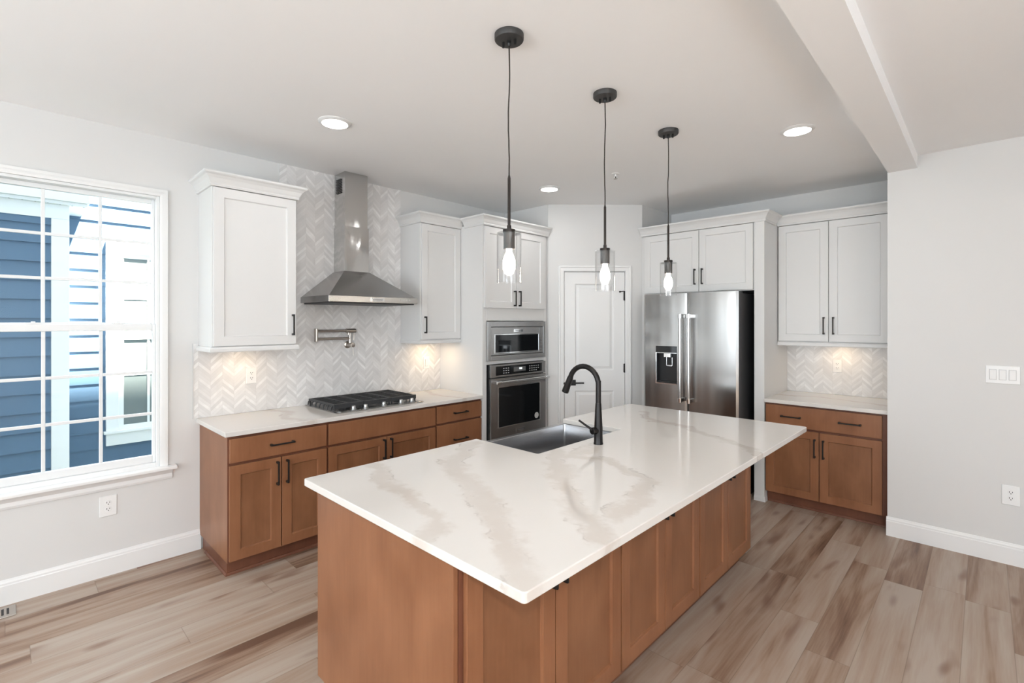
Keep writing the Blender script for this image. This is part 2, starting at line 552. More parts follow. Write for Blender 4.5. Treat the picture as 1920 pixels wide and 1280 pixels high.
def put(name, mb, mats, parent=None, bevel=0.0, seg=2, smooth=False, angle=40):
    bmesh.ops.recalc_face_normals(mb.bm, faces=mb.bm.faces[:])
    if parent is not None:
        bmesh.ops.translate(mb.bm, verts=mb.bm.verts[:], vec=-root_loc(parent))
    me = bpy.data.meshes.new(name)
    mb.bm.to_mesh(me)
    mb.bm.free()
    for m in (mats if isinstance(mats, (list, tuple)) else [mats]):
        me.materials.append(M[m])
    if smooth:
        me.polygons.foreach_set('use_smooth', [True] * len(me.polygons))
        me.set_sharp_from_angle(angle=math.radians(angle))
    o = bpy.data.objects.new(name, me)
    COL.objects.link(o)
    if parent is not None:
        o.parent = parent
    if bevel > 0:
        b = o.modifiers.new('edge', 'BEVEL')
        b.width = bevel
        b.segments = seg
        b.limit_method = 'ANGLE'
        b.angle_limit = math.radians(35)
        b.harden_normals = False
    return o


def thing(name, label, cat, loc, group=None):
    o = bpy.data.objects.new(name, None)
    COL.objects.link(o)
    o.empty_display_size = 0.1
    o.location = loc
    o['label'] = label
    o['category'] = cat
    if group:
        o['group'] = group
    return o


def tag(o, label, cat, group=None):
    o['label'] = label
    o['category'] = cat
    if group:
        o['group'] = group
    return o


def struct(name, mb, mats, parent=None, bevel=0.0, **kw):
    o = put(name, mb, mats, parent, bevel, **kw)
    if parent is None:
        o['kind'] = 'structure'
    return o


def dup(root, loc, label):
    """copy of a thing with its parts and sub-parts"""
    def rec(o, par):
        c = o.copy()
        COL.objects.link(c)
        c.parent = par
        for ch in [x for x in bpy.data.objects if x.parent == o]:
            rec(ch, c)
        return c
    r = rec(root, None)
    r.location = loc
    r['label'] = label
    return r


# ------------------------------------------------------------------ key sizes (metres)
H = 2.823            # kitchen ceiling
HR = 2.788           # ceiling on the living-room side of the beam
YB = 4.490           # wall behind the fridge
YR = 3.706           # wall with the light switches
XR = 3.440           # its corner
YREAR, XFAR = -6.0, 7.0
LW = Fr((0, 0, 0), (0, 1, 0), (1, 0, 0))                 # range wall, d = x
BW = Fr((0, YB, 0), (1, 0, 0), (0, -1, 0))               # fridge wall, d = YB - y
PD = Fr((0.650, 3.116, 0), (1, 1, 0), (1, -1, 0))        # pantry diagonal
RW = Fr((0, YR, 0), (1, 0, 0), (0, -1, 0))               # switch wall

# ------------------------------------------------------------------ shell
struct('floor', MB().box(-0.16, XFAR + 0.15, YREAR - 0.15, YB + 0.12, -0.08, 0.0), 'floor')
struct('ceiling_kitchen', MB().box(-0.16, 3.446, YREAR - 0.15, YB + 0.12, H, H + 0.1), 'ceil')
struct('ceiling_living', MB().box(3.612, XFAR + 0.15, YREAR - 0.15, YR + 0.02, HR, H + 0.1), 'ceil')
struct('ceiling_beam', MB().box(3.444, 3.615, YREAR, YR, 2.697, H + 0.1), 'ceil')

W0, W1, WZ0, WZ1 = -1.005, -0.146, 0.622, 2.424          # window opening
mb = MB()
mb.box(-0.16, 0, YREAR - 0.15, W0, 0, H).box(-0.16, 0, W1, YB + 0.12, 0, H)
mb.box(-0.16, 0, W0, W1, 0, WZ0).box(-0.16, 0, W0, W1, WZ1, H)
struct('wall_left', mb, 'wall')
struct('wall_back', MB().box(0.0, 3.56, YB, YB + 0.12, 0, H), 'wall')
mb = MB()
mb.box(XR, XFAR + 0.15, YR, YR + 0.12, 0, H).box(XR, XR + 0.12, YR + 0.12, YB, 0, H)
struct('wall_right', mb, 'wall')
mb = MB()
mb.box(0.0, 0.645, 3.116, 3.2, 0, H)
struct('wall_pantry_side', mb, 'wall')
mb = MB()
mb.box(1.27, 1.353, 3.822, YB, 0, H)
struct('wall_fridge_side', mb, 'wall')
mb = MB()
DS0, DS1, DZ = 0.160, 0.823, 2.126
mb.box(0.0, DS0, -0.10, 0, 0, H, PD).box(DS1, 0.9942, -0.10, 0, 0, H, PD).box(DS0, DS1, -0.10, 0, DZ, H, PD)
struct('wall_pantry', mb, 'wall')
# living room behind the camera, with its window openings
mb = MB()
for x0, x1, z0, z1 in ((0, 0.6, 0, H), (2.8, 3.9, 0, H), (6.5, XFAR, 0, H), (0.6, 2.8, 0, 0.4), (0.6, 2.8, 2.5, H), (3.9, 6.5, 2.4, H), (3.9, 6.5, 0, 0.1)):
    mb.box(x0, x1, YREAR - 0.15, YREAR, z0, z1)
struct('wall_rear', mb, 'wall')
mb = MB()
for y0, y1, z0, z1 in ((YREAR, -2.8, 0, H), (-0.4, YR + 0.12, 0, H), (-2.8, -0.4, 0, 0.45), (-2.8, -0.4, 2.45, H)):
    mb.box(XFAR, XFAR + 0.15, y0, y1, z0, z1)
struct('wall_far', mb, 'wall')
# unseen block for the storey above, sized to shade the neighbour's lower wall
struct('storey_shade_block', MB().box(-0.16, XFAR + 0.15, YREAR - 2, YB + 4, H + 0.1, 10.3), 'roofing')

BBP = [(0, 0), (0.016, 0), (0.016, 0.108), (0.012, 0.113), (0.012, 0.122), (0.007, 0.130), (0.004, 0.139), (0, 0.139)]
struct('baseboard_left', MB().sweep([(0, 0.09), (0, YREAR)], BBP), 'trim')
struct('baseboard_right', MB().sweep([(XFAR, YR), (XR - 0.006, YR)], BBP), 'trim')

# ------------------------------------------------------------------ kitchen window
win = MB()
CW = 0.058
cas = [(0.0, 0), (0.0, 0.016), (0.010, 0.018), (0.016, 0.013), (0.045, 0.011), (0.058, 0.009), (0.058, 0)]
# casing: picture-framed legs and head standing on the stool
for (u0, u1, horiz) in ((W0, W0 - CW, False), (W1, W1 + CW, False)):
    pass
w_root = thing('window_1', 'white double hung kitchen window with grilles', 'window', (0, (W0 + W1) / 2, WZ0))
del w_root['label'], w_root['category']
w_root['kind'] = 'structure'


def casing_leg(mb, fr, a_in, a_out, z0, z1, t=0.018):
    """moulded casing leg, thick at the outer edge; top end mitred"""
    s = 1 if a_out > a_in else -1
    w = abs(a_out - a_in)
    prof = [(0, 0), (0, 0.008), (0.012, 0.011), (0.035, 0.012), (0.042, t), (w - 0.004, t), (w, t - 0.004), (w, 0)]
    mb.loops([[fr(a_in + s * o, d, z0) for o, d in prof], [fr(a_in + s * o, d, z1 + o) for o, d in prof]])


def casing_head(mb, fr, a0, a1, z_in, w, t=0.018):
    prof = [(0, 0), (0, 0.008), (0.012, 0.011), (0.035, 0.012), (0.042, t), (w - 0.004, t), (w, t - 0.004), (w, 0)]
    mb.loops([[fr(a0 - o, d, z_in + o) for o, d in prof], [fr(a1 + o, d, z_in + o) for o, d in prof]])


mb = MB()
casing_leg(mb, LW, W1, W1 + 0.028, WZ0, WZ1)
casing_leg(mb, LW, W0, W0 - 0.028, WZ0, WZ1)
casing_head(mb, LW, W0, W1, WZ1, 0.028)
put('window_casing', mb, 'trim', w_root)
mb = MB()
mb.box(W0 - 0.09, W1 + 0.092, -0.05, 0.055, WZ0 - 0.022, WZ0 + 0.002, LW)
put('stool', mb, 'trim', w_root, 0.006)
mb = MB().sweep([(0, W1 + 0.068), (0, W0 - 0.068)], [(0, 0.535), (0.010, 0.535), (0.014, 0.548), (0.012, 0.570), (0.030, 0.600), (0, 0.600)])
put('apron', mb, 'trim', w_root)
# vinyl frame in the opening
mb = MB()
FT = 0.018
mb.box(W0, W0 + FT, -0.13, -0.006, WZ0, WZ1, LW).box(W1 - FT, W1, -0.13, -0.006, WZ0, WZ1, LW)
mb.box(W0 + FT, W1 - FT, -0.13, -0.006, WZ1 - FT, WZ1, LW).box(W0 + FT, W1 - FT, -0.13, -0.006, WZ0, WZ0 + 0.03, LW)
put('window_frame', mb, 'vinyl', w_root, 0.003)
GY0, GY1 = -0.970, -0.182                                # visible glass


def sash(z0, z1, g0, g1, d, nm):
    mb = MB()
    a0, a1 = W0 + FT, W1 - FT
    mb.box(a0, GY0, d - 0.03, d, z0, z1, LW).box(GY1, a1, d - 0.03, d, z0, z1, LW)
    mb.box(GY0, GY1, d - 0.03, d, z0, g0, LW).box(GY0, GY1, d - 0.03, d, g1, z1, LW)
    s = put('sash', mb, 'vinyl', w_root, 0.004)
    mb = MB()
    for i in (1, 2):
        a = GY0 + (GY1 - GY0) * i / 3
        mb.box(a - 0.009, a + 0.009, d - 0.022, d - 0.007, g0, g1, LW)
        z = g0 + (g1 - g0) * i / 3
        for k in range(3):
            b0 = GY0 + (GY1 - GY0) * k / 3 + (0.009 if k else 0)
            b1 = GY0 + (GY1 - GY0) * (k + 1) / 3 - (0.009 if k < 2 else 0)
            mb.box(b0, b1, d - 0.022, d - 0.007, z - 0.009, z + 0.009, LW)
    put('muntin', mb, 'vinyl', s, 0.002)
    put('pane', MB().box(GY0, GY1, d - 0.016, d - 0.013, g0, g1, LW), 'pane', s)


sash(1.530, 2.406, 1.583, 2.378, -0.060, 'upper')
sash(0.652, 1.574, 0.700, 1.530, -0.028, 'lower')
mb = MB()
for a in (-0.75, -0.36):
    mb.box(a - 0.03, a + 0.03, -0.050, -0.030, 1.574, 1.583, LW)
    mb.cyl(LW(a, -0.040, 1.583), LW(a, -0.040, 1.590), 0.010)
put('sash_lock', mb, 'vinyl', w_root, 0.002)

# ------------------------------------------------------------------ pantry door
p_root = thing('door_1', 'x', 'x', PD(0.4915, 0, 0))
del p_root['label'], p_root['category']
p_root['kind'] = 'structure'
A0, A1, DT = 0.172, 0.811, 2.114
mb = MB()
# two-panel moulded leaf built as a relief: flat field with sunk panels and raised centres


def relief_panel(mb, fr, a0, a1, z0, z1, d):
    def ring(k, dd):
        return [fr(x, dd, z) for x, z in ((a0 + k, z0 + k), (a1 - k, z0 + k), (a1 - k, z1 - k), (a0 + k, z1 - k))]
    mb.loops([ring(0, d), ring(0.014, d - 0.009), ring(0.022, d - 0.009), ring(0.045, d - 0.002)], cap0=False, cap1=True)


dF = -0.012
pan = [(0.285, 0.698, 1.075, 1.990), (0.285, 0.698, 0.22, 0.860)]
xs = [A0, 0.285, 0.698, A1]
zs = [0.012, 0.22, 0.860, 1.075, 1.990, DT]
for i in range(3):
    for j in range(5):
        if i == 1 and j in (1, 3):
            continue
        v = [mb.bm.verts.new(PD(a, dF, z)) for a, z in ((xs[i], zs[j]), (xs[i + 1], zs[j]), (xs[i + 1], zs[j + 1]), (xs[i], zs[j + 1]))]
        mb.face(v)
for p in pan:
    relief_panel(mb, PD, *p, dF)
mb.loops([[PD(a, d, z) for a, z in ((A0, 0.012), (A1, 0.012), (A1, DT), (A0, DT))] for d in (dF, dF - 0.035)], cap0=False)
bmesh.ops.remove_doubles(mb.bm, verts=mb.bm.verts[:], dist=1e-5)
leaf = put('door_leaf', mb, 'trim', p_root)
mb = MB()
casing_leg(mb, PD, A0 - 0.006, A0 - 0.066, 0.0, DT + 0.006)
casing_leg(mb, PD, A1 + 0.006, A1 + 0.066, 0.0, DT + 0.006)
casing_head(mb, PD, A0 - 0.006, A1 + 0.006, DT + 0.006, 0.060)
put('casing', mb, 'trim', p_root)
mb = MB()
mb.box(A0 - 0.011, A0 - 0.004, -0.06, 0.0, 0, DT + 0.01, PD).box(A1 + 0.004, A1 + 0.011, -0.06, 0.0, 0, DT + 0.01, PD).box(A0 - 0.004, A1 + 0.004, -0.06, 0.0, DT + 0.004, DT + 0.011, PD)
put('jamb', mb, 'trim', p_root)
mb = MB()
mb.box(0.232, 0.292, dF, dF + 0.010, 0.915, 0.977, PD)
mb.cyl(PD(0.262, dF + 0.01, 0.946), PD(0.262, dF + 0.05, 0.946), 0.011)
mb.box(0.254, 0.372, dF + 0.044, dF + 0.056, 0.939, 0.953, PD)
put('lever_handle', mb, 'black', p_root, 0.002)
for z in (1.86, 1.098, 0.30):
    mb = MB()
    mb.cyl(PD(A1 + 0.002, dF + 0.004, z - 0.048), PD(A1 + 0.002, dF + 0.004, z + 0.048), 0.0075)
    mb.box(A1 - 0.012, A1 + 0.003, dF, dF + 0.003, z - 0.045, z + 0.045, PD)
    if z > 1.8:      # hinge-pin door stop
        mb.tube([PD(A1 + 0.002, dF + 0.004, z + 0.05), PD(A1 - 0.02, dF + 0.03, z + 0.05), PD(A1 - 0.055, dF + 0.045, z + 0.045)], 0.005)
        mb.cyl(PD(A1 - 0.052, dF + 0.044, z + 0.045), PD(A1 - 0.066, dF + 0.048, z + 0.043), 0.009)
    put('hinge', mb, 'black', p_root)

# ------------------------------------------------------------------ cabinets


def handle(parent, fr, a, z, d, length=0.152, vertical=True, mat='black'):
    mb = MB()
    h = length / 2
    if vertical:
        mb.box(a - 0.0048, a + 0.0048, d + 0.024, d + 0.034, z - h, z + h, fr)
        for s in (-1, 1):
            mb.box(a - 0.0065, a + 0.0065, d, d + 0.030, z + s * (h - 0.007) - 0.007, z + s * (h - 0.007) + 0.007, fr)
    else:
        mb.box(a - h, a + h, d + 0.024, d + 0.034, z - 0.0048, z + 0.0048, fr)
        for s in (-1, 1):
            mb.box(a + s * (h - 0.007) - 0.007, a + s * (h - 0.007) + 0.007, d, d + 0.030, z - 0.0065, z + 0.0065, fr)
    return put('handle', mb, mat, parent, 0.0015)


def door(parent, fr, a0, a1, z0, z1, d0, d1, mat, ha=None, hz=None, w=0.062, hmat='black'):
    o = put('door', MB().shaker(fr, a0, a1, z0, z1, d0, d1, w, two=mat == 'wood'), ['wood', 'wood_panel'] if mat == 'wood' else mat, parent, 0.0018)
    if ha is not None:
        handle(o, fr, ha, hz, d1, mat=hmat)
    return o


def drawer(parent, fr, a0, a1, z0, z1, d0, d1, mat, hs=(), hz=None):
    o = put('drawer', MB().box(a0, a1, d0, d1, z0, z1, fr), mat, parent, 0.003)
    for a in hs:
        handle(o, fr, a, (z0 + z1) / 2 if hz is None else hz, d1, vertical=False)
    return o


CROWN = [(0.0, 2.478), (0.012, 2.478), (0.016, 2.487), (0.014, 2.496), (0.020, 2.506), (0.030, 2.527), (0.044, 2.543), (0.056, 2.550), (0.060, 2.556), (0.060, 2.566), (0.0, 2.566)]
CROWN_IN = [(-0.02, 2.478)] + CROWN[1:-1] + [(-0.02, 2.566)]


def rail(z0, z1, out):
    return [(-0.012, z0), (out, z0), (out + 0.004, z0 + 0.006), (out + 0.004, z1 - 0.012), (out - 0.004, z1), (-0.012, z1)]


# --- wall cabinet left of the hood
r = thing('wall_cabinet', 'white single-door wall cabinet between the window and the range hood', 'cabinet', (0.16, 0.35, 1.385))
put('body', MB().box(0.077, 0.621, 0.001, 0.31, 1.42, 2.50, LW), 'cab', r, 0.002)
door(r, LW, 0.085, 0.618, 1.426, 2.474, 0.311, 0.331, 'cab', 0.592, 1.566)
put('crown_moulding', MB().sweep([(0.001, 0.077), (0.33, 0.077), (0.33, 0.621), (0.010, 0.621)], CROWN_IN, left=False), 'cab', r)
put('light_rail', MB().sweep([(0.010, 0.077), (0.325, 0.077), (0.325, 0.621), (0.010, 0.621)], rail(1.385, 1.42, 0.012), left=False), 'cab', r)

# --- wall cabinet between hood and oven tower
r = thing('wall_cabinet', 'narrow white single-door wall cabinet between the range hood and oven tower', 'cabinet', (0.16, 1.955, 1.385))
put('body', MB().box(1.725, 2.188, 0.001, 0.31, 1.42, 2.50, LW), 'cab', r, 0.002)
door(r, LW, 1.735, 2.184, 1.430, 2.474, 0.311, 0.331, 'cab', 1.765, 1.560)
put('crown_moulding', MB().sweep([(0.009, 1.725), (0.33, 1.725), (0.33, 2.188)], CROWN_IN, left=False), 'cab', r)
put('light_rail', MB().sweep([(0.009, 1.725), (0.322, 1.725), (0.322, 2.188)], rail(1.388, 1.42, 0.006), left=False), 'cab', r)

# --- oven tower
T0, T1, TX = 2.190, 3.104, 0.634
r = thing('oven_tower_cabinet', 'tall white tower cabinet holding the microwave and wall oven', 'cabinet', (0.32, 2.647, 0))
mb = MB()
mb.box(T0, 2.242, 0.001, TX, 0, 2.50, LW).box(3.060, T1, 0.001, TX, 0, 2.50, LW)
mb.box(2.242, 3.060, 0.001, TX, 1.597, 2.50, LW).box(2.242, 3.060, 0.001, TX, 1.188, 1.222, LW)
mb.box(2.242, 3.060, 0.001, TX, 0.10, 0.478, LW).box(2.242, 3.060, 0.001, 0.10, 0.478, 1.597, LW)
mb.box(2.242, 3.060, 0.001, TX - 0.07, 0, 0.10, LW)
put('body', mb, 'cab', r, 0.0015)
door(r, LW, 2.204, 2.622, 1.718, 2.474, TX + 0.001, TX + 0.021, 'cab', 2.590, 1.815)
door(r, LW, 2.628, 3.052, 1.718, 2.474, TX + 0.001, TX + 0.021, 'cab', 2.660, 1.815)
drawer(r, LW, 2.204, 3.052, 0.115, 0.465, TX + 0.001, TX + 0.021, 'cab', (2.628,))
put('crown_moulding', MB().sweep([(0.392, T0), (TX + 0.021, T0), (TX + 0.021, T1)], CROWN_IN, left=False), 'cab', r)

# --- base cabinets under the cooktop
LBF = 0.612          # carcass front on the range wall


def base_left(label, y0, y1, ydoors, spec):
    r = thing('base_cabinet', label, 'cabinet', (0.3, (y0 + y1) / 2, 0), 'stained base cabinets on the range wall')
    put('body', MB().box(y0 + 0.0005, y1 - 0.0005, 0.003, LBF - 0.004, 0.10, 0.883, LW), 'wood', r, 0.001)
    put('shade_toned_face_frame', MB().box(y0 + 0.0005, y1 - 0.0005, LBF - 0.004, LBF, 0.10, 0.883, LW), 'toe', r)  # darker wood; the shade of the door gaps is put into its colour
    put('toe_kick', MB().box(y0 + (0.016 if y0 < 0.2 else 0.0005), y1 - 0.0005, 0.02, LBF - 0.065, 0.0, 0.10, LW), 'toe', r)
    for s in spec:
        if s[0] == 'drawer':
            drawer(r, LW, s[1], s[2], s[3], s[4], LBF + 0.001, LBF + 0.020, 'wood', s[5])
        else:
            door(r, LW, s[1], s[2], s[3], s[4], LBF + 0.001, LBF + 0.020, 'wood', s[5], s[6])
    return r


r = base_left('stained wood base cabinet with one drawer and two doors nearest the window', 0.084, 0.714, None, [
    ('drawer', 0.092, 0.708, 0.716, 0.866, (0.402,)),
    ('door', 0.092, 0.398, 0.112, 0.700, 0.372, 0.602), ('door', 0.404, 0.708, 0.112, 0.700, 0.434, 0.602)])
mb = MB().sweep([(0.10, 0.1005), (LBF - 0.065, 0.1005), (LBF - 0.065, 0.713)], [(-0.001, 0), (0.012, 0), (0.011, 0.008), (0.006, 0.016), (-0.001, 0.018)], left=False)
put('shoe_moulding', mb, 'toe', r)
base_left('wide stained wood base cabinet with false drawer directly below the cooktop', 0.714, 1.664, None, [
    ('drawer', 0.722, 1.658, 0.716, 0.866, ()),
    ('door', 0.722, 1.187, 0.112, 0.700, 1.160, 0.610), ('door', 1.193, 1.658, 0.112, 0.700, 1.222, 0.610)])
base_left('stained wood three-drawer base cabinet beside the oven tower', 1.664, 2.188, None, [
    ('drawer', 1.674, 2.180, 0.722, 0.866, (1.925,)), ('drawer', 1.674, 2.180, 0.418, 0.706, (1.925,)), ('drawer', 1.674, 2.180, 0.112, 0.402, (1.925,))])

# --- base and wall cabinet right of the fridge (d measured from the fridge wall)
RF = YB - 3.79       # door-front distance from wall
r = thing('base_cabinet', 'stained wood base cabinet with one wide two-handled drawer right of the fridge', 'cabinet', (3.0, 4.14, 0))
put('body', MB().box(2.566, 3.434, 0.012, RF - 0.025, 0.10, 0.883, BW), 'wood', r, 0.001)
put('shade_toned_face_frame', MB().box(2.566, 3.434, RF - 0.025, RF - 0.021, 0.10, 0.883, BW), 'toe', r)  # frame coloured dark to hold the shade between drawer and doors
put('toe_kick', MB().box(2.566, 3.432, 0.02, RF - 0.075, 0.0, 0.10, BW), 'toe', r)
put('shoe_moulding', MB().sweep([(3.432, YB - RF + 0.075), (2.566, YB - RF + 0.075)], [(-0.001, 0), (0.012, 0), (0.011, 0.008), (0.006, 0.016), (-0.001, 0.018)]), 'toe', r)
drawer(r, BW, 2.574, 3.398, 0.690, 0.868, RF - 0.020, RF, 'wood', (2.772, 3.192), 0.778)
door(r, BW, 2.574, 2.978, 0.105, 0.672, RF - 0.020, RF, 'wood', 2.950, 0.540)
door(r, BW, 2.984, 3.398, 0.105, 0.672, RF - 0.020, RF, 'wood', 3.012, 0.540)

r = thing('wall_cabinet', 'white two-door wall cabinet above the counter right of the fridge', 'cabinet', (3.0, 4.33, 1.37))
UF = YB - 4.16
put('body', MB().box(2.566, 3.434, 0.001, UF - 0.021, 1.405, 2.50, BW), 'cab', r, 0.002)
door(r, BW, 2.574, 2.972, 1.412, 2.474, UF - 0.020, UF, 'cab', 2.940, 1.553, hmat='bronze')
door(r, BW, 2.978, 3.404, 1.412, 2.474, UF - 0.020, UF, 'cab', 3.012, 1.553, hmat='bronze')
put('crown_moulding', MB().sweep([(3.434, YB - UF), (2.566, YB - UF)], CROWN_IN, left=True), 'cab', r)
put('light_rail', MB().sweep([(3.434, YB - UF + 0.006), (2.566, YB - UF + 0.006)], rail(1.368, 1.405, 0.010), left=True), 'cab', r)

# --- fridge surround
r = thing('fridge_surround_cabinet', 'white two-door cabinet with side panel built around the refrigerator', 'cabinet', (1.96, 4.14, 0))
mb = MB()
mb.box(1.357, 2.478, 0.001, RF - 0.021, 1.872, 2.50, BW).box(2.478, 2.562, 0.001, RF, 0.0, 2.50, BW).box(1.357, 1.392, 0.001, RF - 0.021, 0.0, 1.872, BW)
put('body', mb, 'cab', r, 0.0015)
door(r, BW, 1.396, 1.971, 1.880, 2.474, RF - 0.020, RF, 'cab', 1.938, 2.024)
door(r, BW, 1.977, 2.466, 1.880, 2.474, RF - 0.020, RF, 'cab', 2.010, 2.024)
put('crown_moulding', MB().sweep([(2.562, YB - UF - 0.062), (2.562, YB - RF), (1.357, YB - RF)], CROWN_IN, left=True), 'cab', r)
put('base_trim', MB().sweep([(2.562, YB - RF + 0.060), (2.562, YB - RF), (2.478, YB - RF)], [(0, 0), (0.010, 0), (0.009, 0.03), (0.004, 0.045), (0, 0.045)], left=True), 'cab', r)

# ------------------------------------------------------------------ worktops and splashbacks
mb = MB()
mb.box(0.062, 2.189, 0.001, 0.648, 0.884, 0.914, LW)
tag(put('countertop', mb, 'quartz', None, 0.003), 'pale quartz countertop along the range wall holding the gas cooktop', 'countertop')
mb = MB()
mb.box(2.563, 3.438, 0.001, YB - 3.765, 0.884, 0.914, BW)
tag(put('countertop', mb, 'quartz', None, 0.003), 'short pale quartz countertop in the niche right of the fridge', 'countertop')


def rounded(pts, rad, seg=5):
    """round chosen corners of a polygon: pts = (x, y, r)"""
    out = []
    n = len(pts)
    for i, (x, y, rr) in enumerate(pts):
        if rr <= 0:
            out.append((x, y))
            continue
        p, a, b = Vector((x, y)), Vector(pts[i - 1][:2]), Vector(pts[(i + 1) % n][:2])
        u, v = (a - p).normalized(), (b - p).normalized()
        c = p + (u + v) * rr
        s, e = p + u * rr - c, p + v * rr - c
        for k in range(seg + 1):
            t = k / seg
            q = (s * math.cos(t * math.pi / 2) + e * math.sin(t * math.pi / 2))
            out.append((c.x + q.x, c.y + q.y))
    return out


IX0, IX1, IY0, IY1 = 1.8536, 3.142, 0.024, 2.708
SY0, SY1, SX = 1.022, 1.824, 2.320                        # sink cut-out, open to the range side
poly = rounded([(IX0, IY0, 0.012), (IX1, IY0, 0.014), (IX1, IY1, 0.012), (IX0, IY1, 0.012), (IX0, SY1, 0), (SX, SY1, 0.012), (SX, SY0, 0.012), (IX0, SY0, 0)], 0)
tag(put('countertop', MB().prism(poly, 0.884, 0.914), 'quartz', None, 0.003), 'large veined quartz island top notched for the apron sink', 'countertop')

mb = MB()
mb.box(0.047, 2.189, 0.001, 0.008, 0.915, 1.384, LW).box(0.047, 0.0755, 0.001, 0.008, 1.384, 1.435, LW)
mb.box(0.6225, 1.7235, 0.001, 0.008, 1.384, H - 0.001, LW)
bs = put('tile_backsplash', mb, 'tile_y')
tag(bs, 'marble chevron backsplash rising behind the range hood to the ceiling', 'backsplash')
mb = MB()
mb.box(0.041, 0.047, 0.001, 0.011, 0.915, 1.437, LW)
put('edge_trim', mb, 'alu', bs)
bs = put('tile_backsplash', MB().box(2.563, 3.438, 0.001, 0.008, 0.915, 1.39, BW), 'tile_x')
tag(bs, 'short marble chevron backsplash in the niche right of the fridge', 'backsplash')

# ------------------------------------------------------------------ island
XF = 2.836           # carcass face on the seating side
IF = Fr((0, 0, 0), (0, 1, 0), (1, 0, 0))


def island_cab(label, y0, y1, split, first=False):
    r = thing('island_cabinet', label, 'cabinet', (2.62, (y0 + y1) / 2, 0), 'stained cabinets on the seating side of the island')
    put('body', MB().box(y0 + 0.0005, y1 - 0.0005, 2.42, XF - 0.004, 0.10, 0.883, IF), 'wood', r, 0.001)
    put('shade_toned_face_frame', MB().box(y0 + 0.0005, y1 - 0.0005, XF - 0.004, XF, 0.10, 0.883, IF), 'toe', r)  # dark colour stands in for shade between the island doors
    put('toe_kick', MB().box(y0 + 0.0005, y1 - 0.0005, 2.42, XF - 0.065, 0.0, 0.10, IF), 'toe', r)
    put('shoe_moulding', MB().sweep([(XF - 0.065, y0 + 0.001), (XF - 0.065, y1 - 0.001)], [(-0.001, 0), (0.012, 0), (0.011, 0.008), (0.006, 0.016), (-0.001, 0.018)], left=False), 'toe', r)
    ya = y0 + (0.018 if first else 0.005)
    door(r, IF, ya, split - 0.003, 0.105, 0.868, XF + 0.001, XF + 0.020, 'wood', split - 0.030, 0.727, 0.066)
    door(r, IF, split + 0.003, y1 - 0.005, 0.105, 0.868, XF + 0.001, XF + 0.020, 'wood', split + 0.030, 0.727, 0.066)


island_cab('stained two-door island cabinet on the seating side nearest the camera', 0.066, 0.945, 0.503, True)
island_cab('middle stained two-door island cabinet on the seating side', 0.945, 1.738, 1.340)
island_cab('stained two-door island cabinet on the seating side nearest the fridge', 1.738, 2.540, 2.140)
mb = MB()
mb.prism([(1.940, 0.047), (XF, 0.047), (XF, 0.065), (1.940, 0.065)], 0.10, 0.883)
mb.prism([(1.998, 0.047), (XF - 0.065, 0.047), (XF - 0.065, 0.065), (1.998, 0.065)], 0.0, 0.10)
tag(put('island_end_panel', mb, 'wood', None, 0.0015), 'plain stained wood end panel of the island facing the camera', 'panel')
mb = MB()
mb.box(1.914, XF, 2.541, 2.559, 0.10, 0.883)
mb.box(1.985, XF - 0.06, 2.541, 2.559, 0.0, 0.10)
tag(put('island_end_panel', mb, 'wood', None, 0.0015), 'plain stained wood end panel of the island facing the fridge', 'panel')
SI = Fr((0, 0, 0), (0, 1, 0), (-1, 0, 0))
for lab, y0, y1, kind in (('stained island cabinet on the sink side nearest the window wall end', 0.066, 1.000, 'd'), ('stained island cabinet under the apron sink', 1.000, 1.846, 's'), ('stained island cabinet on the sink side nearest the pantry', 1.846, 2.540, 'd')):
    r = thing('island_cabinet', lab, 'cabinet', (2.16, (y0 + y1) / 2, 0), 'stained cabinets on the sink side of the island')
    top = 0.883 if kind == 'd' else 0.640
    put('body', MB().box(y0 + 0.0005, y1 - 0.0005, -2.419, -1.936, 0.10, top, SI), 'wood', r, 0.001)
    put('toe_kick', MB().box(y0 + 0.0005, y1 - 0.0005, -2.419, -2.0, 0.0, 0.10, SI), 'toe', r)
    ym = (y0 + y1) / 2
    zt = 0.70 if kind == 'd' else 0.63
    door(r, SI, y0 + 0.005, ym - 0.003, 0.105, zt, -1.935, -1.916, 'wood', ym - 0.03, zt - 0.12)
    door(r, SI, ym + 0.003, y1 - 0.005, 0.105, zt, -1.935, -1.916, 'wood', ym + 0.03, zt - 0.12)
    if kind == 'd':
        drawer(r, SI, y0 + 0.005, y1 - 0.005, 0.716, 0.868, -1.935, -1.916, 'wood', (ym,))


def rrect(x0, x1, y0, y1, rr, z, seg=5):
    return [(x, y, z) for x, y in rounded([(x0, y0, rr), (x1, y0, rr), (x1, y1, rr), (x0, y1, rr)], 0, seg)]


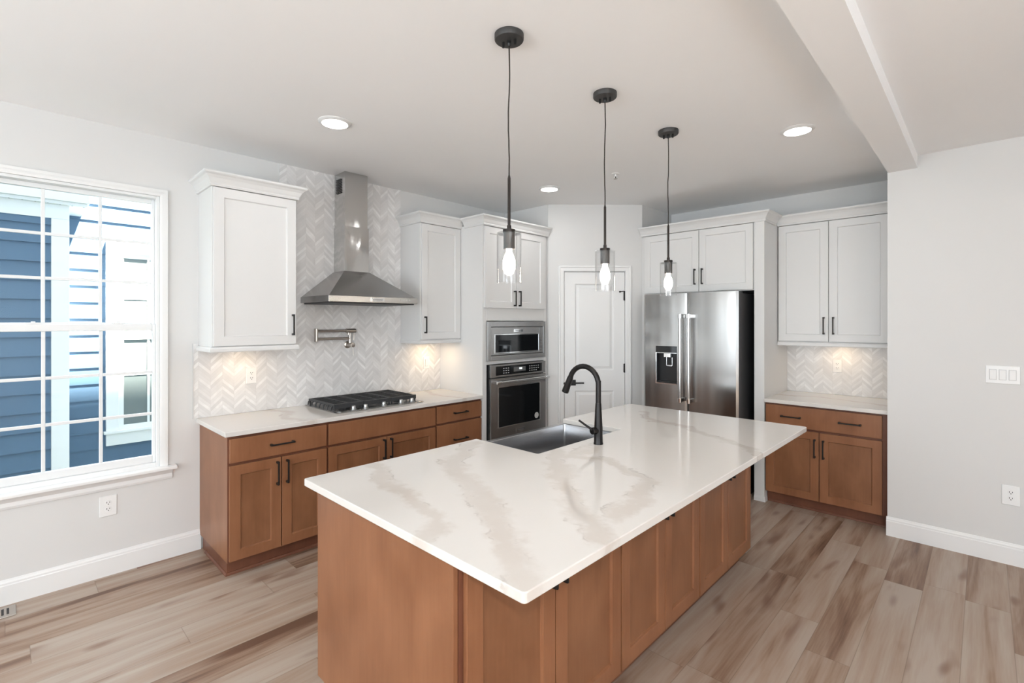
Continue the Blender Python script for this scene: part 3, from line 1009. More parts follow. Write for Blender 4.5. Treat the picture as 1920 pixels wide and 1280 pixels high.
r = thing('apron_sink', 'stainless apron-front sink set into the island', 'sink', (2.08, 1.423, 0.645))
mb = MB()
ox0, ox1, oy0, oy1 = 1.842, 2.345, 1.003, 1.843
ix0, ix1, iy0, iy1 = 1.872, 2.312, 1.032, 1.815
mb.loops([rrect(ox0, ox1, oy0, oy1, 0.008, 0.648), rrect(ox0, ox1, oy0, oy1, 0.008, 0.8835), rrect(ix0, ix1, iy0, iy1, 0.014, 0.8835),
          rrect(ix0 + 0.001, ix1 - 0.001, iy0 + 0.001, iy1 - 0.001, 0.014, 0.880), rrect(ix0 + 0.004, ix1 - 0.004, iy0 + 0.004, iy1 - 0.004, 0.016, 0.685), rrect(ix0 + 0.02, ix1 - 0.02, iy0 + 0.02, iy1 - 0.02, 0.016, 0.668)])
put('basin', mb, 'steel_sink', r, smooth=True, angle=35)
put('drain', MB().lathe([(0.055, 0.0), (0.055, 0.003), (0.045, 0.004), (0.040, 0.001), (0.001, 0.001)], (2.09, 1.42, 0.6682)), 'chrome', r, smooth=True)

# faucet
FX, FY, FZ = 2.428, 1.407, 0.914
r = thing('kitchen_faucet', 'matte black gooseneck pull-down faucet behind the island sink', 'faucet', (FX, FY, FZ))
mb = MB().lathe([(0.0265, 0), (0.0265, 0.006), (0.0245, 0.012), (0.0235, 0.05), (0.0235, 0.085), (0.0205, 0.14), (0.0172, 0.20), (0.0158, 0.225)], (FX, FY, FZ), seg=28)
put('body', mb, 'faucet', r, smooth=True)
pts = [(FX, FY, FZ + 0.225), (FX, FY, 1.20), (FX, FY, 1.262)]
Rr = 0.098
for k in range(1, 15):
    a = math.radians(180 * k / 14 * 0.90)
    pts.append((FX - Rr + Rr * math.cos(a), FY, 1.232 + Rr * math.sin(a) + 0.006))
put('spout', MB().tube(pts, 0.0148, 18), 'faucet', r, smooth=True)
e = Vector(pts[-1])
dv = (Vector(pts[-1]) - Vector(pts[-2])).normalized()
h1 = e + dv * 0.0
mb = MB().lathe([(0.0165, 0.0), (0.0178, 0.012), (0.0178, 0.03), (0.0205, 0.085), (0.0205, 0.098), (0.015, 0.1)], h1, dv, 24)
put('spray_head', mb, 'faucet', r, smooth=True)
mb = MB()
bq = h1 + dv * 0.045 + Vector((-0.019, 0, 0.0))
mb.cyl(bq, bq + Vector((-0.008, 0, -0.002)), 0.008)
put('spray_button', mb, 'black', r)
mb = MB().cyl((FX, FY, 0.990), (FX - 0.012, FY - 0.046, 0.990), 0.0195)
hub = put('valve_hub', mb, 'faucet', r, 0.003)
mb = MB().tube([(FX - 0.010, FY - 0.040, 0.996), (FX - 0.038, FY - 0.070, 1.024), (FX - 0.062, FY - 0.096, 1.050)], [0.0065, 0.006, 0.0055], 12)
put('lever', mb, 'faucet', hub, smooth=True)

# ------------------------------------------------------------------ cooktop
r = thing('gas_cooktop', 'stainless five-burner gas cooktop with black grates on the range-wall counter', 'cooktop', (0.29, 1.2, 0.914))
CT = 0.9145
mb = MB()
mb.prism(rounded([(0.025, 0.812, .01), (0.562, 0.812, .01), (0.562, 1.588, .01), (0.025, 1.588, .01)], 0), CT, CT + 0.006)
put('tray', mb, 'steel', r, 0.002)
mb = MB().prism(rounded([(0.050, 0.840, .03), (0.535, 0.840, .03), (0.535, 1.560, .03), (0.050, 1.560, .03)], 0), CT + 0.0062, CT + 0.0085)
put('burner_well', mb, 'steel', r)
for bx, by, br in ((0.18, 0.965, 0.036), (0.385, 0.965, 0.030), (0.235, 1.2, 0.048), (0.18, 1.435, 0.036), (0.385, 1.435, 0.028)):
    mb = MB().lathe([(br + 0.012, 0), (br + 0.012, 0.010), (br, 0.014), (br, 0.022), (br - 0.006, 0.026), (0.001, 0.026)], (bx, by, CT + 0.0086), seg=24)
    put('burner', mb, 'iron', r, smooth=True)
GZ0, GZ1 = 0.952, 0.970
for gi, (g0, g1) in enumerate(((0.835, 1.076), (1.080, 1.320), (1.324, 1.565))):
    mb = MB()
    # front and rear bars, thick; the front bar bows down in the middle
    mb.box(0.462, 0.482, g0, g1, GZ0 - 0.014, GZ1).box(0.044, 0.060, g0, g1, GZ0, GZ1)
    for gx in (0.064, 0.13, 0.195, 0.26, 0.325, 0.39, 0.450):
        a, b2 = g0, g1
        prof = 0.0065
        # finger bars with ends curling down on the outer sides
        path = []
        if gi == 0:
            path += [(gx, a - 0.012, CT + 0.010), (gx, a - 0.008, GZ0 - 0.004), (gx, a + 0.012, GZ1 - 0.007)]
        else:
            path += [(gx, a + 0.003, GZ1 - 0.007)]
        if gi == 2:
            path += [(gx, b2 - 0.012, GZ1 - 0.007), (gx, b2 + 0.008, GZ0 - 0.004), (gx, b2 + 0.012, CT + 0.010)]
        else:
            path += [(gx, b2 - 0.003, GZ1 - 0.007)]
        mb.tube(path, prof, 8)
    for gy in (g0 + 0.008, (g0 + g1) / 2, g1 - 0.008):
        mb.box(0.052, 0.47, gy - 0.005, gy + 0.005, GZ0, GZ1 + 0.001)
    for gx in (0.056, 0.47):
        for gy in (g0 + 0.01, g1 - 0.01):
            mb.cyl((gx, gy, CT + 0.0062), (gx, gy, GZ0 + 0.002), 0.008, seg=10)
    put('grate', mb, 'iron', r, 0.0015)
for ky in (0.975, 1.075, 1.235, 1.395, 1.50):
    mb = MB().lathe([(0.0215, 0.0), (0.0215, 0.006), (0.0165, 0.008), (0.0155, 0.026), (0.014, 0.028), (0.001, 0.028)], (0.512, ky, CT + 0.0086), seg=20)
    mb.box(0.498, 0.526, ky - 0.0035, ky + 0.0035, CT + 0.03, CT + 0.038)
    put('knob', mb, 'knob', r, smooth=True)

# ------------------------------------------------------------------ range hood
r = thing('range_hood', 'stainless chimney range hood on the chevron tile wall', 'range hood', (0.2, 1.175, 1.733))
HY0, HY1, HX = 0.785, 1.565, 0.500
mb = MB()
hx = [(0.0085, HY0), (HX, HY0), (HX, HY1), (0.0085, HY1)]
mb.loops([[(x, y, z) for x, y in hx] for z in (1.738, 1.785)])
band = put('canopy_band', mb, 'steel', r, 0.002)
mb = MB()
t = [(0.0085, 1.060), (0.205, 1.060), (0.205, 1.286), (0.0085, 1.286)]
mb.loops([[(x, y, 1.7855) for x, y in [(0.0085, HY0 + 0.004), (HX - 0.004, HY0 + 0.004), (HX - 0.004, HY1 - 0.004), (0.0085, HY1 - 0.004)]], [(x, y, 2.004) for x, y in t]])
put('canopy', mb, 'steel', r, 0.002)
mb = MB().box(0.03, HX - 0.02, HY0 + 0.02, HY1 - 0.02, 1.728, 1.7378)
put('filter_panel', mb, 'darkside', r)


def sheet_duct(mb, x1, y0, y1, z0, z1, bow=0.004):
    """sheet-metal duct with a faintly bowed front"""
    lp = []
    for k in range(7):
        z = z0 + (z1 - z0) * k / 6
        b = bow * math.sin(math.pi * k / 6)
        lp.append([(0.0085, y0, z)] + [(x1 + b * math.sin(math.pi * j / 8), y0 + (y1 - y0) * j / 8, z) for j in range(9)] + [(0.0085, y1, z)])
    mb.loops(lp)


mb = MB()
sheet_duct(mb, 0.199, 1.065, 1.282, 2.0045, 2.374)
put('chimney', mb, 'steel_hood', r, smooth=True, angle=50)
mb = MB()
sheet_duct(mb, 0.190, 1.072, 1.275, 2.372, H - 0.001, 0.003)
up = put('chimney_extension', mb, 'steel_hood', r, smooth=True, angle=50)
mb = MB()
for k in range(9):
    z = 2.655 + k * 0.0135
    mb.box(0.045, 0.135, 1.0645, 1.0675, z, z + 0.0085)
put('vent_grille', mb, 'darkside', up)
mb = MB().box(1.128, 1.248, HX + 0.0002, HX + 0.003, 1.748, 1.776, LW)
bd = put('badge', mb, 'chrome', band, 0.001)
put('lettering', MB().text('KitchenAid', 0.019, LW, 1.188, HX + 0.0032, 1.762), 'mark', bd)
for k in range(5):
    mb = MB().cyl(LW(1.395 + k * 0.022, HX, 1.765), LW(1.395 + k * 0.022, HX + 0.004, 1.765), 0.005, seg=14)
    put('button', mb, 'chrome', band)

# ------------------------------------------------------------------ pot filler
r = thing('pot_filler', 'brushed nickel folding pot filler on the tile above the cooktop', 'pot filler', (0.0085, 1.187, 1.391))
pz = 1.391
mb = MB().lathe([(0.030, 0), (0.030, 0.006), (0.023, 0.010), (0.017, 0.012), (0.017, 0.075), (0.020, 0.078), (0.020, 0.100), (0.016, 0.102)], LW(1.187, 0.0085, pz), (1, 0, 0), 24)
body = put('wall_valve', mb, 'nickel', r, smooth=True)
mb = MB().tube([LW(1.187, 0.103, pz), LW(1.187, 0.108, pz - 0.03), LW(1.190, 0.110, pz - 0.088)], [0.004, 0.0035, 0.003], 10)
put('lever', mb, 'nickel', body, smooth=True)
px = 0.055
mb = MB().cyl((px, 1.187, pz + 0.015), (px, 1.187, pz + 0.100), 0.0125)
mb.tube([(px, 1.187, 1.447), (px, 1.05, 1.447), (px, 0.905, 1.447)], 0.0105, 16)
put('lower_arm', mb, 'nickel', r, smooth=True)
mb = MB().cyl((px, 0.893, 1.427), (px, 0.893, 1.533), 0.0145)
put('elbow', mb, 'nickel', r, 0.002)
mb = MB().tube([(px + 0.004, 0.905, 1.512), (px + 0.01, 1.03, 1.512), (px + 0.014, 1.150, 1.512)], 0.0105, 16)
mb.cyl((px + 0.014, 1.146, 1.512), (px + 0.017, 1.228, 1.512), 0.0185)
mb.cyl((px + 0.016, 1.165, 1.500), (px + 0.016, 1.165, 1.478), 0.010)
mb.tube([(px + 0.018, 1.212, 1.498), (px + 0.022, 1.212, 1.47), (px + 0.022, 1.212, 1.432)], 0.0032, 10)
put('upper_arm', mb, 'nickel', r, smooth=True)

# ------------------------------------------------------------------ microwave and wall oven
MX = 0.637
r = thing('microwave', 'built-in stainless microwave with trim kit above the wall oven', 'microwave', (0.4, 2.645, 1.223))
mb = MB()
y0, y1, z0, z1 = 2.236, 3.060, 1.2235, 1.590
mb.box(y0, 2.279, MX, MX + 0.022, z0, z1, LW).box(3.026, y1, MX, MX + 0.022, z0, z1, LW).box(2.279, 3.026, MX, MX + 0.022, 1.541, z1, LW).box(2.279, 3.026, MX, MX + 0.022, z0, 1.268, LW)
put('trim_frame', mb, 'steel', r, 0.002)
put('body', MB().box(2.262, 3.040, 0.16, MX - 0.001, 1.2235, 1.578, LW), 'darkside', r)
mb = MB()
mb.box(2.284, 2.960, MX, MX + 0.018, 1.273, 1.536, LW)
dr = put('door', mb, 'steel', r, 0.002)
put('window', MB().box(2.336, 2.948, MX + 0.0182, MX + 0.020, 1.298, 1.462, LW), 'blackglass', dr, 0.001)
mb = MB()
for q in ((2.326, 2.958, 1.288, 1.297), (2.326, 2.958, 1.463, 1.471), (2.326, 2.335, 1.297, 1.463), (2.949, 2.958, 1.297, 1.463)):
    mb.box(q[0], q[1], MX + 0.0182, MX + 0.022, q[2], q[3], LW)
put('window_bezel', mb, 'chrome', dr, 0.001)
bd = put('badge', MB().box(2.590, 2.712, MX + 0.0182, MX + 0.021, 1.488, 1.516, LW), 'chrome', dr, 0.001)
put('lettering', MB().text('KitchenAid', 0.019, LW, 2.651, MX + 0.0212, 1.502), 'mark', bd)
cp = put('control_strip', MB().box(2.963, 3.022, MX, MX + 0.018, 1.273, 1.536, LW), 'steel', r, 0.002)
mb = MB()
for k in range(6):
    mb.box(2.981, 3.004, MX + 0.0182, MX + 0.0192, 1.295 + k * 0.024, 1.307 + k * 0.024, LW)
put('buttons', mb, 'mark', cp)

r = thing('wall_oven', 'built-in stainless single wall oven below the microwave', 'oven', (0.35, 2.66, 0.478))
put('body', MB().box(2.268, 3.052, 0.105, MX - 0.004, 0.480, 1.180, LW), 'darkside', r)
cpan = put('control_panel', MB().box(2.268, 3.056, MX - 0.003, MX + 0.026, 1.064, 1.182, LW), 'steel', r, 0.002)
put('control_glass', MB().box(2.335, 2.996, MX + 0.0262, MX + 0.028, 1.082, 1.166, LW), 'blackglass', cpan, 0.001)
mb = MB().box(2.575, 2.745, MX + 0.0282, MX + 0.0288, 1.104, 1.148, LW)
put('display', mb, 'mark', cpan)
for (a0_, a1_, zz_) in ((2.43, 2.52, (1.10, 1.122, 1.144)), (2.80, 2.90, (1.10, 1.122, 1.144)), (2.93, 2.96, (1.122, 1.144))):
    mb = MB()
    for zc in zz_:
        k = a0_
        while k < a1_:
            mb.box(k, k + 0.016, MX + 0.0282, MX + 0.0288, zc - 0.004, zc + 0.004, LW)
            k += 0.032
    put('key_legend', mb, 'lightmark', cpan)
mb = MB()
for k in range(3):
    mb.box(2.655 + k * 0.014, 2.664 + k * 0.014, MX + 0.0289, MX + 0.0292, 1.122, 1.138, LW)
put('clock_digits', mb, 'led', cpan)
dr = put('door', MB().box(2.268, 3.056, MX - 0.003, MX + 0.030, 0.482, 1.056, LW), 'steel', r, 0.002)
put('window', MB().box(2.366, 2.958, MX + 0.0302, MX + 0.0315, 0.592, 0.966, LW), 'blackglass', dr)
mb = MB()
for q in ((2.358, 2.966, 0.585, 0.592), (2.358, 2.966, 0.966, 0.973), (2.358, 2.366, 0.592, 0.966), (2.958, 2.966, 0.592, 0.966)):
    mb.box(q[0], q[1], MX + 0.0302, MX + 0.033, q[2], q[3], LW)
put('window_bezel', mb, 'chrome', dr, 0.001)
mb = MB().cyl(LW(2.345, MX + 0.072, 1.020), LW(3.015, MX + 0.072, 1.020), 0.0125)
hd = put('handle', mb, 'bar', dr, smooth=True)
for a in (2.330, 3.030):
    mb = MB()
    mb.box(a - 0.020, a + 0.020, MX + 0.0302, MX + 0.060, 1.005, 1.035, LW)
    mb.cyl(LW(a - 0.028, MX + 0.072, 1.020), LW(a + 0.028, MX + 0.072, 1.020), 0.0165)
    put('handle_bracket', mb, 'chrome', hd, 0.003)
bd = put('badge', MB().box(2.602, 2.732, MX + 0.0302, MX + 0.033, 0.518, 0.548, LW), 'chrome', dr, 0.001)
put('lettering', MB().text('KitchenAid', 0.020, LW, 2.667, MX + 0.0332, 0.533), 'mark', bd)
put('round_sticker', MB().cyl(LW(2.908, MX + 0.0316, 0.637), LW(2.908, MX + 0.0320, 0.637), 0.031), 'sticker', dr)

# ------------------------------------------------------------------ refrigerator
FF = YB - 3.56       # door face distance from wall
r = thing('refrigerator', 'stainless french-door refrigerator with ice and water dispenser', 'refrigerator', (1.963, 4.05, 0))
put('body', MB().box(1.510, 2.416, 0.03, FF - 0.075, 0.03, 1.842, BW), 'darkside', r, 0.003)
put('foot_grille', MB().box(1.515, 2.411, 0.10, FF - 0.09, 0.0, 0.03, BW), 'darkside', r)
put('hinge_cover', MB().box(1.52, 1.60, FF - 0.16, FF - 0.076, 1.843, 1.858, BW).box(2.325, 2.405, FF - 0.16, FF - 0.076, 1.843, 1.858, BW), 'darkside', r, 0.003)


def fridge_door(a0, a1, z0, z1, hole=None):
    mb = MB()
    ac, hw = (a0 + a1) / 2, (a1 - a0) / 2

    def dd(a):
        t = abs(a - ac) / hw
        return FF - 0.010 * t ** 2 - (0.012 * max(0, (t - 0.93) / 0.07) ** 2)
    na = sorted(set([a0 + (a1 - a0) * k / 24 for k in range(25)] + ([hole[0], hole[1]] if hole else [])))
    nz = sorted(set([z0, z1] + ([hole[2], hole[3]] if hole else [])))
    V = {(a, z): mb.bm.verts.new(BW(a, dd(a), z)) for a in na for z in nz}
    for i in range(len(na) - 1):
        for j in range(len(nz) - 1):
            if hole and hole[0] - 1e-6 <= na[i] and na[i + 1] <= hole[1] + 1e-6 and hole[2] - 1e-6 <= nz[j] and nz[j + 1] <= hole[3] + 1e-6:
                continue
            mb.face([V[na[i], nz[j]], V[na[i + 1], nz[j]], V[na[i + 1], nz[j + 1]], V[na[i], nz[j + 1]]])
    back = FF - 0.070
    Bk = {(a, z): mb.bm.verts.new(BW(a, back, z)) for a in (a0, a1) for z in (z0, z1)}
    mb.face([Bk[a0, z0], Bk[a0, z1], Bk[a1, z1], Bk[a1, z0]], 1)
    for z in (z0, z1):
        mb.face([V[a, z] for a in na] + [Bk[a1, z], Bk[a0, z]], 1)
    for a in (a0, a1):
        mb.face([V[a, z] for z in nz] + [Bk[a, z1], Bk[a, z0]], 1)
    return put('door', mb, ['steel_fridge', 'darkside'], r, smooth=True, angle=30)


def fridge_handle(par, a, z0, z1):
    mb = MB().cyl(BW(a, FF + 0.055, z0), BW(a, FF + 0.055, z1), 0.0150)
    hd = put('handle', mb, 'bar', par, smooth=True)
    for z in (z0 + 0.012, z1 - 0.012):
        mb = MB().cyl(BW(a, FF + 0.055, z - 0.022), BW(a, FF + 0.055, z + 0.022), 0.0175)
        mb.box(a - 0.013, a + 0.013, FF - 0.006, FF + 0.05, z - 0.016, z + 0.016, BW)
        put('handle_bracket', mb, 'chrome', hd, 0.002)


hole = (1.645, 1.862, 0.992, 1.354)
d1 = fridge_door(1.509, 1.9535, 0.735, 1.857, hole)
fridge_handle(d1, 1.916, 0.845, 1.652)
d2 = fridge_door(1.9595, 2.4175, 0.735, 1.857)
fridge_handle(d2, 1.999, 0.845, 1.652)
dz = put('freezer_drawer', MB().box(1.509, 2.4175, FF - 0.070, FF - 0.004, 0.075, 0.727, BW), 'steel_fridge', r, 0.004)
hd = put('handle', MB().cyl(BW(1.62, FF + 0.05, 0.66), BW(2.30, FF + 0.05, 0.66), 0.015), 'bar', dz, smooth=True)
for a in (1.635, 2.285):
    put('handle_bracket', MB().box(a - 0.016, a + 0.016, FF - 0.004, FF + 0.045, 0.645, 0.675, BW), 'chrome', hd, 0.002)
a0, a1, z0, z1 = hole
mb = MB()
nd = FF - 0.062
ring0 = [BW(a, FF - 0.004, z) for a, z in ((a0 + .001, z0 + .001), (a1 - .001, z0 + .001), (a1 - .001, z1 - .001), (a0 + .001, z1 - .001))]
ring1 = [BW(a, nd, z) for a, z in ((a0 + .008, z0 + .012), (a1 - .008, z0 + .012), (a1 - .008, z1 - .002), (a0 + .008, z1 - .002))]
mb.loops([ring0, ring1], cap0=False, cap1=True)
nic = put('dispenser_niche', mb, 'cavity', d1)
mb = MB()
for q in ((a0 - .004, a0 + .008, z0 - .004, 1.292), (a0 + .008, a1 - .004, z0 - .004, z0 + .008), (a0 + .008, a1 - .004, 1.286, 1.292)):
    mb.box(q[0], q[1], FF - 0.008, FF + 0.001, q[2], q[3], BW)
put('dispenser_bezel', mb, 'chrome', d1, 0.001)
put('dispenser_panel', MB().box(a0 + .001, a1 - .001, FF - 0.010, FF + 0.002, 1.293, z1, BW), 'blackglass', d1, 0.003)
mb = MB()
mb.box(1.722, 1.790, FF - 0.050, FF - 0.012, 1.246, 1.285, BW)
put('nozzle', mb, 'chrome', d1, 0.003)
mb = MB()
mb.box(1.742, 1.748, FF - 0.030, FF - 0.022, 1.165, 1.246, BW).box(1.748, 1.800, FF - 0.030, FF - 0.022, 1.160, 1.172, BW).box(1.800, 1.805, FF - 0.030, FF - 0.022, 1.165, 1.246, BW)
put('paddle', mb, 'chrome', d1, 0.001)
put('drip_tray', MB().box(a0 + .012, a1 - .012, nd + 0.002, FF - 0.010, 1.004, 1.012, BW), 'darkside', d1, 0.001)

# ------------------------------------------------------------------ outlets and switches


def outlet(label, fr, a, z, d, w=0.086, h=0.128, mat='plate'):
    r = thing('wall_outlet', label, 'outlet', fr(a, d, z - h / 2))
    put('cover_plate', MB().box(a - w / 2, a + w / 2, d, d + 0.006, z - h / 2, z + h / 2, fr), mat, r, 0.003)
    for s in (-1, 1):
        zc = z + s * 0.0195
        mb = MB().lathe([(0.0165, 0), (0.0165, 0.0015), (0.0155, 0.0022)], fr(a, d + 0.0061, zc), fr.d, 20)
        rc = put('receptacle', mb, mat, r)
        mb = MB()
        mb.box(a - 0.0085, a - 0.0055, d + 0.0084, d + 0.0088, zc - 0.002, zc + 0.008, fr).box(a + 0.0055, a + 0.0085, d + 0.0084, d + 0.0088, zc - 0.001, zc + 0.007, fr)
        mb.cyl(fr(a, d + 0.0084, zc - 0.008), fr(a, d + 0.0088, zc - 0.008), 0.0030, seg=10)
        put('slot', mb, 'slot', rc)
    mb = MB().cyl(fr(a, d + 0.006, z), fr(a, d + 0.0072, z), 0.003, seg=10)
    put('screw', mb, mat, r)
    return r


outlet('white duplex outlet low on the wall below the window', LW, -0.414, 0.434, 0.0)
outlet('white duplex outlet on the tile left of the cooktop', LW, 0.418, 1.186, 0.0085, 0.072, 0.118)
outlet('white duplex outlet on the tile in the niche right of the fridge', BW, 2.982, 1.180, 0.0085, 0.072, 0.118)
outlet('white duplex outlet low on the right wall below the switches', RW, 4.086, 0.452, 0.0)


def switches(label, fr, a, z, d, n):
    w = 0.072 + (n - 1) * 0.046
    r = thing('light_switch', label, 'light switch', fr(a, d, z - 0.06))
    put('cover_plate', MB().box(a - w / 2, a + w / 2, d, d + 0.006, z - 0.059, z + 0.059, fr), 'plate', r, 0.003)
    for k in range(n):
        ac = a + (k - (n - 1) / 2) * 0.046
        put('rocker_gap_shade', MB().box(ac - 0.0175, ac + 0.0175, d + 0.0061, d + 0.0072, z - 0.0345, z + 0.0345, fr), 'lightmark', r, 0.0005)  # grey outline paints in the thin shadow gap round the rocker
        mb = MB()
        mb.loops([[fr(ac + s * 0.0155, dd_, zz_) for s, dd_, zz_ in ((-1, d + 0.0073, z - 0.032), (1, d + 0.0073, z - 0.032), (1, d + 0.0073, z + 0.032), (-1, d + 0.0073, z + 0.032))],
                  [fr(ac + s * 0.0155, dd_, zz_) for s, dd_, zz_ in ((-1, d + 0.009, z - 0.032), (1, d + 0.009, z - 0.032), (1, d + 0.0125, z + 0.032), (-1, d + 0.0125, z + 0.032))]])
        put('rocker', mb, 'plate', r)
    return r


switches('white three-gang rocker switch plate on the right wall', RW, 4.048, 1.238, 0.0, 3)
switches('single white rocker switch on the tile beside the oven tower', LW, 2.015, 1.187, 0.0085, 1)

# ------------------------------------------------------------------ pendant lamps


def pendant(x, y, label, seed):
    rnd = random.Random(seed)
    r = thing('pendant_lamp', label, 'pendant lamp', (x, y, H), 'pendant lamps over the island')
    mb = MB().lathe([(0.063, -0.0005), (0.063, -0.022), (0.060, -0.026), (0.001, -0.027)], (x, y, H), seg=40)
    cn = put('canopy', mb, 'canopy', r, smooth=True)
    for s in (-1, 1):
        q = Vector((0.955, 0.30, 0)) * (0.028 * s)
        put('mounting_nut', MB().cyl((x + q.x, y + q.y, H - 0.027), (x + q.x, y + q.y, H - 0.049), 0.0055, seg=12), 'black', cn)
    put('cord_grip', MB().lathe([(0.009, -0.027), (0.009, -0.040), (0.005, -0.050)], (x, y, H), seg=14), 'black', cn)
    pts = []
    for k in range(15):
        t = k / 14
        w = 0.0035 * math.sin(t * math.pi) * math.sin(7 * t + rnd.random())
        pts.append((x + w * 0.7, y + w * 0.7, H - 0.05 + (2.208 - H + 0.05) * t))
    put('cord', MB().tube(pts, 0.0030, 8), 'bronze', r, smooth=True)
    mb = MB().lathe([(0.0035, 2.218), (0.0065, 2.205), (0.0065, 2.004), (0.0090, 2.002), (0.0090, 1.984)], (x, y, 0), seg=16)
    put('stem', mb, 'bronze', r, smooth=True)
    mb = MB().lathe([(0.027, 1.984), (0.027, 1.971), (0.0245, 1.9705), (0.0245, 1.900), (0.022, 1.900)], (x, y, 0), seg=28)
    put('socket', mb, 'bronze', r, smooth=True)
    mb = MB().lathe([(0.0275, 1.9702), (0.0510, 1.9700), (0.0530, 1.9680), (0.0530, 1.7560), (0.0505, 1.7560), (0.0505, 1.9640), (0.0275, 1.9650)], (x, y, 0), seg=40, cap0=False, cap1=False)
    put('glass_shade', mb, 'shade', r, smooth=True)
    mb = MB().lathe([(0.012, 1.8995), (0.0135, 1.885), (0.021, 1.868), (0.0275, 1.845), (0.0265, 1.822), (0.018, 1.804), (0.006, 1.797), (0.001, 1.7965)], (x, y, 0), seg=24)
    put('bulb', mb, 'bulb', r, smooth=True)
    return r


pendant(2.488, 0.640, 'black pendant lamp with clear glass cylinder, nearest the camera', 1)
pendant(2.484, 1.387, 'middle black pendant lamp with clear glass cylinder', 2)
pendant(2.489, 2.114, 'black pendant lamp with clear glass cylinder, nearest the fridge', 3)

# ------------------------------------------------------------------ recessed lights and sprinkler
for x, y, hz, watts, lab in ((5.06, -1.99, HR, 60.0, 'added round recessed ceiling light, unseen, on the living room side of the beam'), (1.065, 0.554, H, 2.2, 'round recessed ceiling light nearest the window wall and range hood'), (1.059, 2.639, H, 2.2, 'round recessed ceiling light in front of the oven tower'),  # first entry: unseen lamp added to throw light on the island
                  (3.095, 2.676, H, 2.2, 'round recessed ceiling light nearest the ceiling beam'), (3.095, 0.554, H, 2.2, 'round recessed ceiling light above the near end of the island')):
    r = thing('recessed_light', lab, 'ceiling light', (x, y, hz), 'recessed ceiling lights')
    put('trim_ring', MB().lathe([(0.099, -0.0005), (0.099, -0.003), (0.082, -0.013), (0.077, -0.013), (0.077, -0.0005)], (x, y, hz), seg=40, cap0=False, cap1=False), 'trim', r, smooth=True)
    put('lens', MB().lathe([(0.0765, -0.001), (0.0765, -0.0125), (0.001, -0.0135)], (x, y, hz), seg=36), 'lens', r, smooth=True)
    light('recessed_light_beam', 'AREA', (x, y, hz - 0.016), watts, LED, aim=(0, 0, -1), shape='DISK', size=0.15)
r = thing('fire_sprinkler', 'small white pendent sprinkler head on the kitchen ceiling', 'sprinkler', (1.748, 2.668, H))
put('escutcheon', MB().lathe([(0.032, -0.0005), (0.030, -0.005), (0.012, -0.008)], (1.748, 2.668, H), seg=24), 'trim', r, smooth=True)
mb = MB().cyl((1.748, 2.668, H - 0.008), (1.748, 2.668, H - 0.026), 0.006, seg=12)
mb.box(1.735, 1.738, 2.666, 2.670, H - 0.044, H - 0.02).box(1.758, 1.761, 2.666, 2.670, H - 0.044, H - 0.02)
put('frame', mb, 'trim', r)
put('deflector', MB().cyl((1.748, 2.668, H - 0.044), (1.748, 2.668, H - 0.047), 0.016, seg=20), 'nickel', r)
put('glass_link', MB().cyl((1.748, 2.668, H - 0.026), (1.748, 2.668, H - 0.044), 0.0035, seg=10), 'slot', r)

# ------------------------------------------------------------------ floor register
r = thing('floor_register', 'brushed nickel floor vent beside the baseboard under the window', 'vent', (0.11, -0.985, 0))
mb = MB().box(0.045, 0.180, -1.150, -0.822, 0.0002, 0.005)
put('grille_plate', mb, 'register', r, 0.002)
mb = MB()
for rowx in (0.072,):
    k = -1.125
    while k < -0.85:
        mb.box(rowx, rowx + 0.080, k, k + 0.010, 0.0052, 0.0056)
        k += 0.0205
put('slots', mb, 'slot', r)

# ------------------------------------------------------------------ the neighbour's house outside the window
r = thing('neighbor_house', 'blue lap-sided house with white trim outside the window', 'house', (-3.2, -1.0, -0.5))


def siding(x, y0, y1, z0, z1, depth, lap=0.020):
    mb = MB()
    ex = 0.176
    prof = []
    z = z0
    while z < z1:
        prof += [(x + lap, z), (x + 0.002, z + ex)]
        z += ex
    outer = prof
    poly2 = outer + [(x - depth, z), (x - depth, z0)]
    mb.loops([[(px_, y, pz_) for px_, pz_ in poly2] for y in (y0, y1)])
    return mb


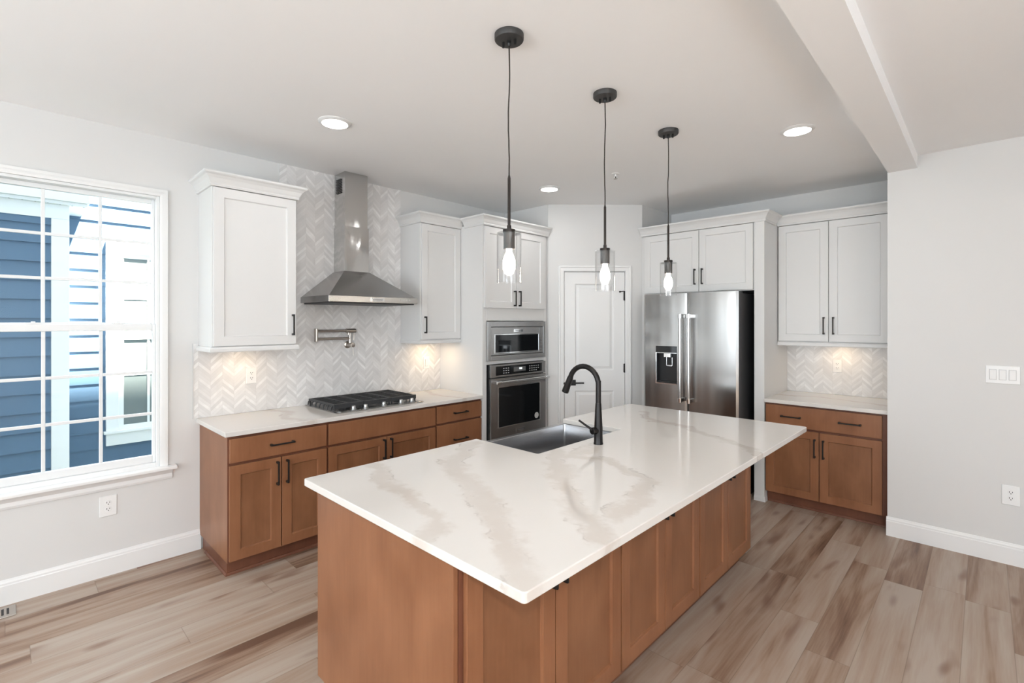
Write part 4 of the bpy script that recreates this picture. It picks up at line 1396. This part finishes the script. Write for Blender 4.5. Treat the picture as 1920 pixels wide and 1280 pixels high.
put('siding', siding(-2.950, -0.55, 6.0, -0.49, 7.0, 0.2, 0.0125), 'blue', r)
put('bay_siding', siding(-2.400, -4.5, -0.557, -0.49, 2.566, 0.6), 'blue', r)
put('corner_board', MB().box(-2.96, -2.375, -0.556, -0.428, -0.49, 2.566), 'outwhite', r, 0.004)
put('frieze_board', MB().box(-2.96, -2.378, -4.5, -0.428, 2.567, 2.70), 'outwhite', r)
mb = MB().box(-2.96, -2.33, -4.5, -0.30, 2.701, 2.73)
sf = put('soffit', mb, 'outwhite', r)
mb = MB()
k = -1.6
while k < -0.3:
    mb.cyl((-2.35, k, 2.699), (-2.35, k, 2.7005), 0.006, seg=8)
    k += 0.085
put('soffit_vent', mb, 'mark', sf)
put('fascia', MB().box(-2.96, -2.30, -4.5, -0.285, 2.731, 2.93), 'outwhite', r, 0.004)
wz0, wz1, wy0, wy1 = 0.235, 2.475, -0.095, 1.20
mb = MB()
mb.box(-2.96, -2.905, wy0, wy0 + 0.11, wz0 + 0.16, wz1, WX).box(-2.96, -2.905, wy1 - 0.11, wy1, wz0 + 0.16, wz1).box(-2.96, -2.905, wy0 + 0.11, wy1 - 0.11, wz1 - 0.13, wz1).box(-2.96, -2.905, wy0, wy1, wz0, wz0 + 0.13)
mb.box(-2.96, -2.88, wy0 - 0.02, wy1 + 0.02, wz0 + 0.13, wz0 + 0.16)
wn = put('window', mb, 'outwhite', r, 0.004)
mb = MB()
f0, f1, g0, g1 = wy0 + 0.11, wy1 - 0.11, wz0 + 0.16, wz1 - 0.13
mb.box(-2.96, -2.925, f0, f0 + 0.045, g0, g1).box(-2.96, -2.925, f1 - 0.045, f1, g0, g1).box(-2.96, -2.925, f0 + 0.045, f1 - 0.045, g0, g0 + 0.05).box(-2.96, -2.925, f0 + 0.045, f1 - 0.045, g1 - 0.05, g1)
zm = 1.42
mb.box(-2.96, -2.922, f0 + 0.045, f1 - 0.045, zm - 0.03, zm + 0.03)
for ym in (f0 + 0.27, f0 + 0.55, f0 + 0.82):
    mb.box(-2.95, -2.928, ym - 0.012, ym + 0.012, g0 + 0.05, g1 - 0.05)
for z in (1.0, 1.85):
    mb.box(-2.95, -2.929, f0 + 0.045, f1 - 0.045, z - 0.012, z + 0.012)
put('sash', mb, 'outwhite', wn)
put('pane', MB().box(-2.948, -2.934, f0 + 0.045, f1 - 0.045, g0 + 0.05, g1 - 0.05), 'outglass', wn)
struct('ground', MB().box(-12, -0.16, -14, 14, -0.6, -0.5), 'grass')
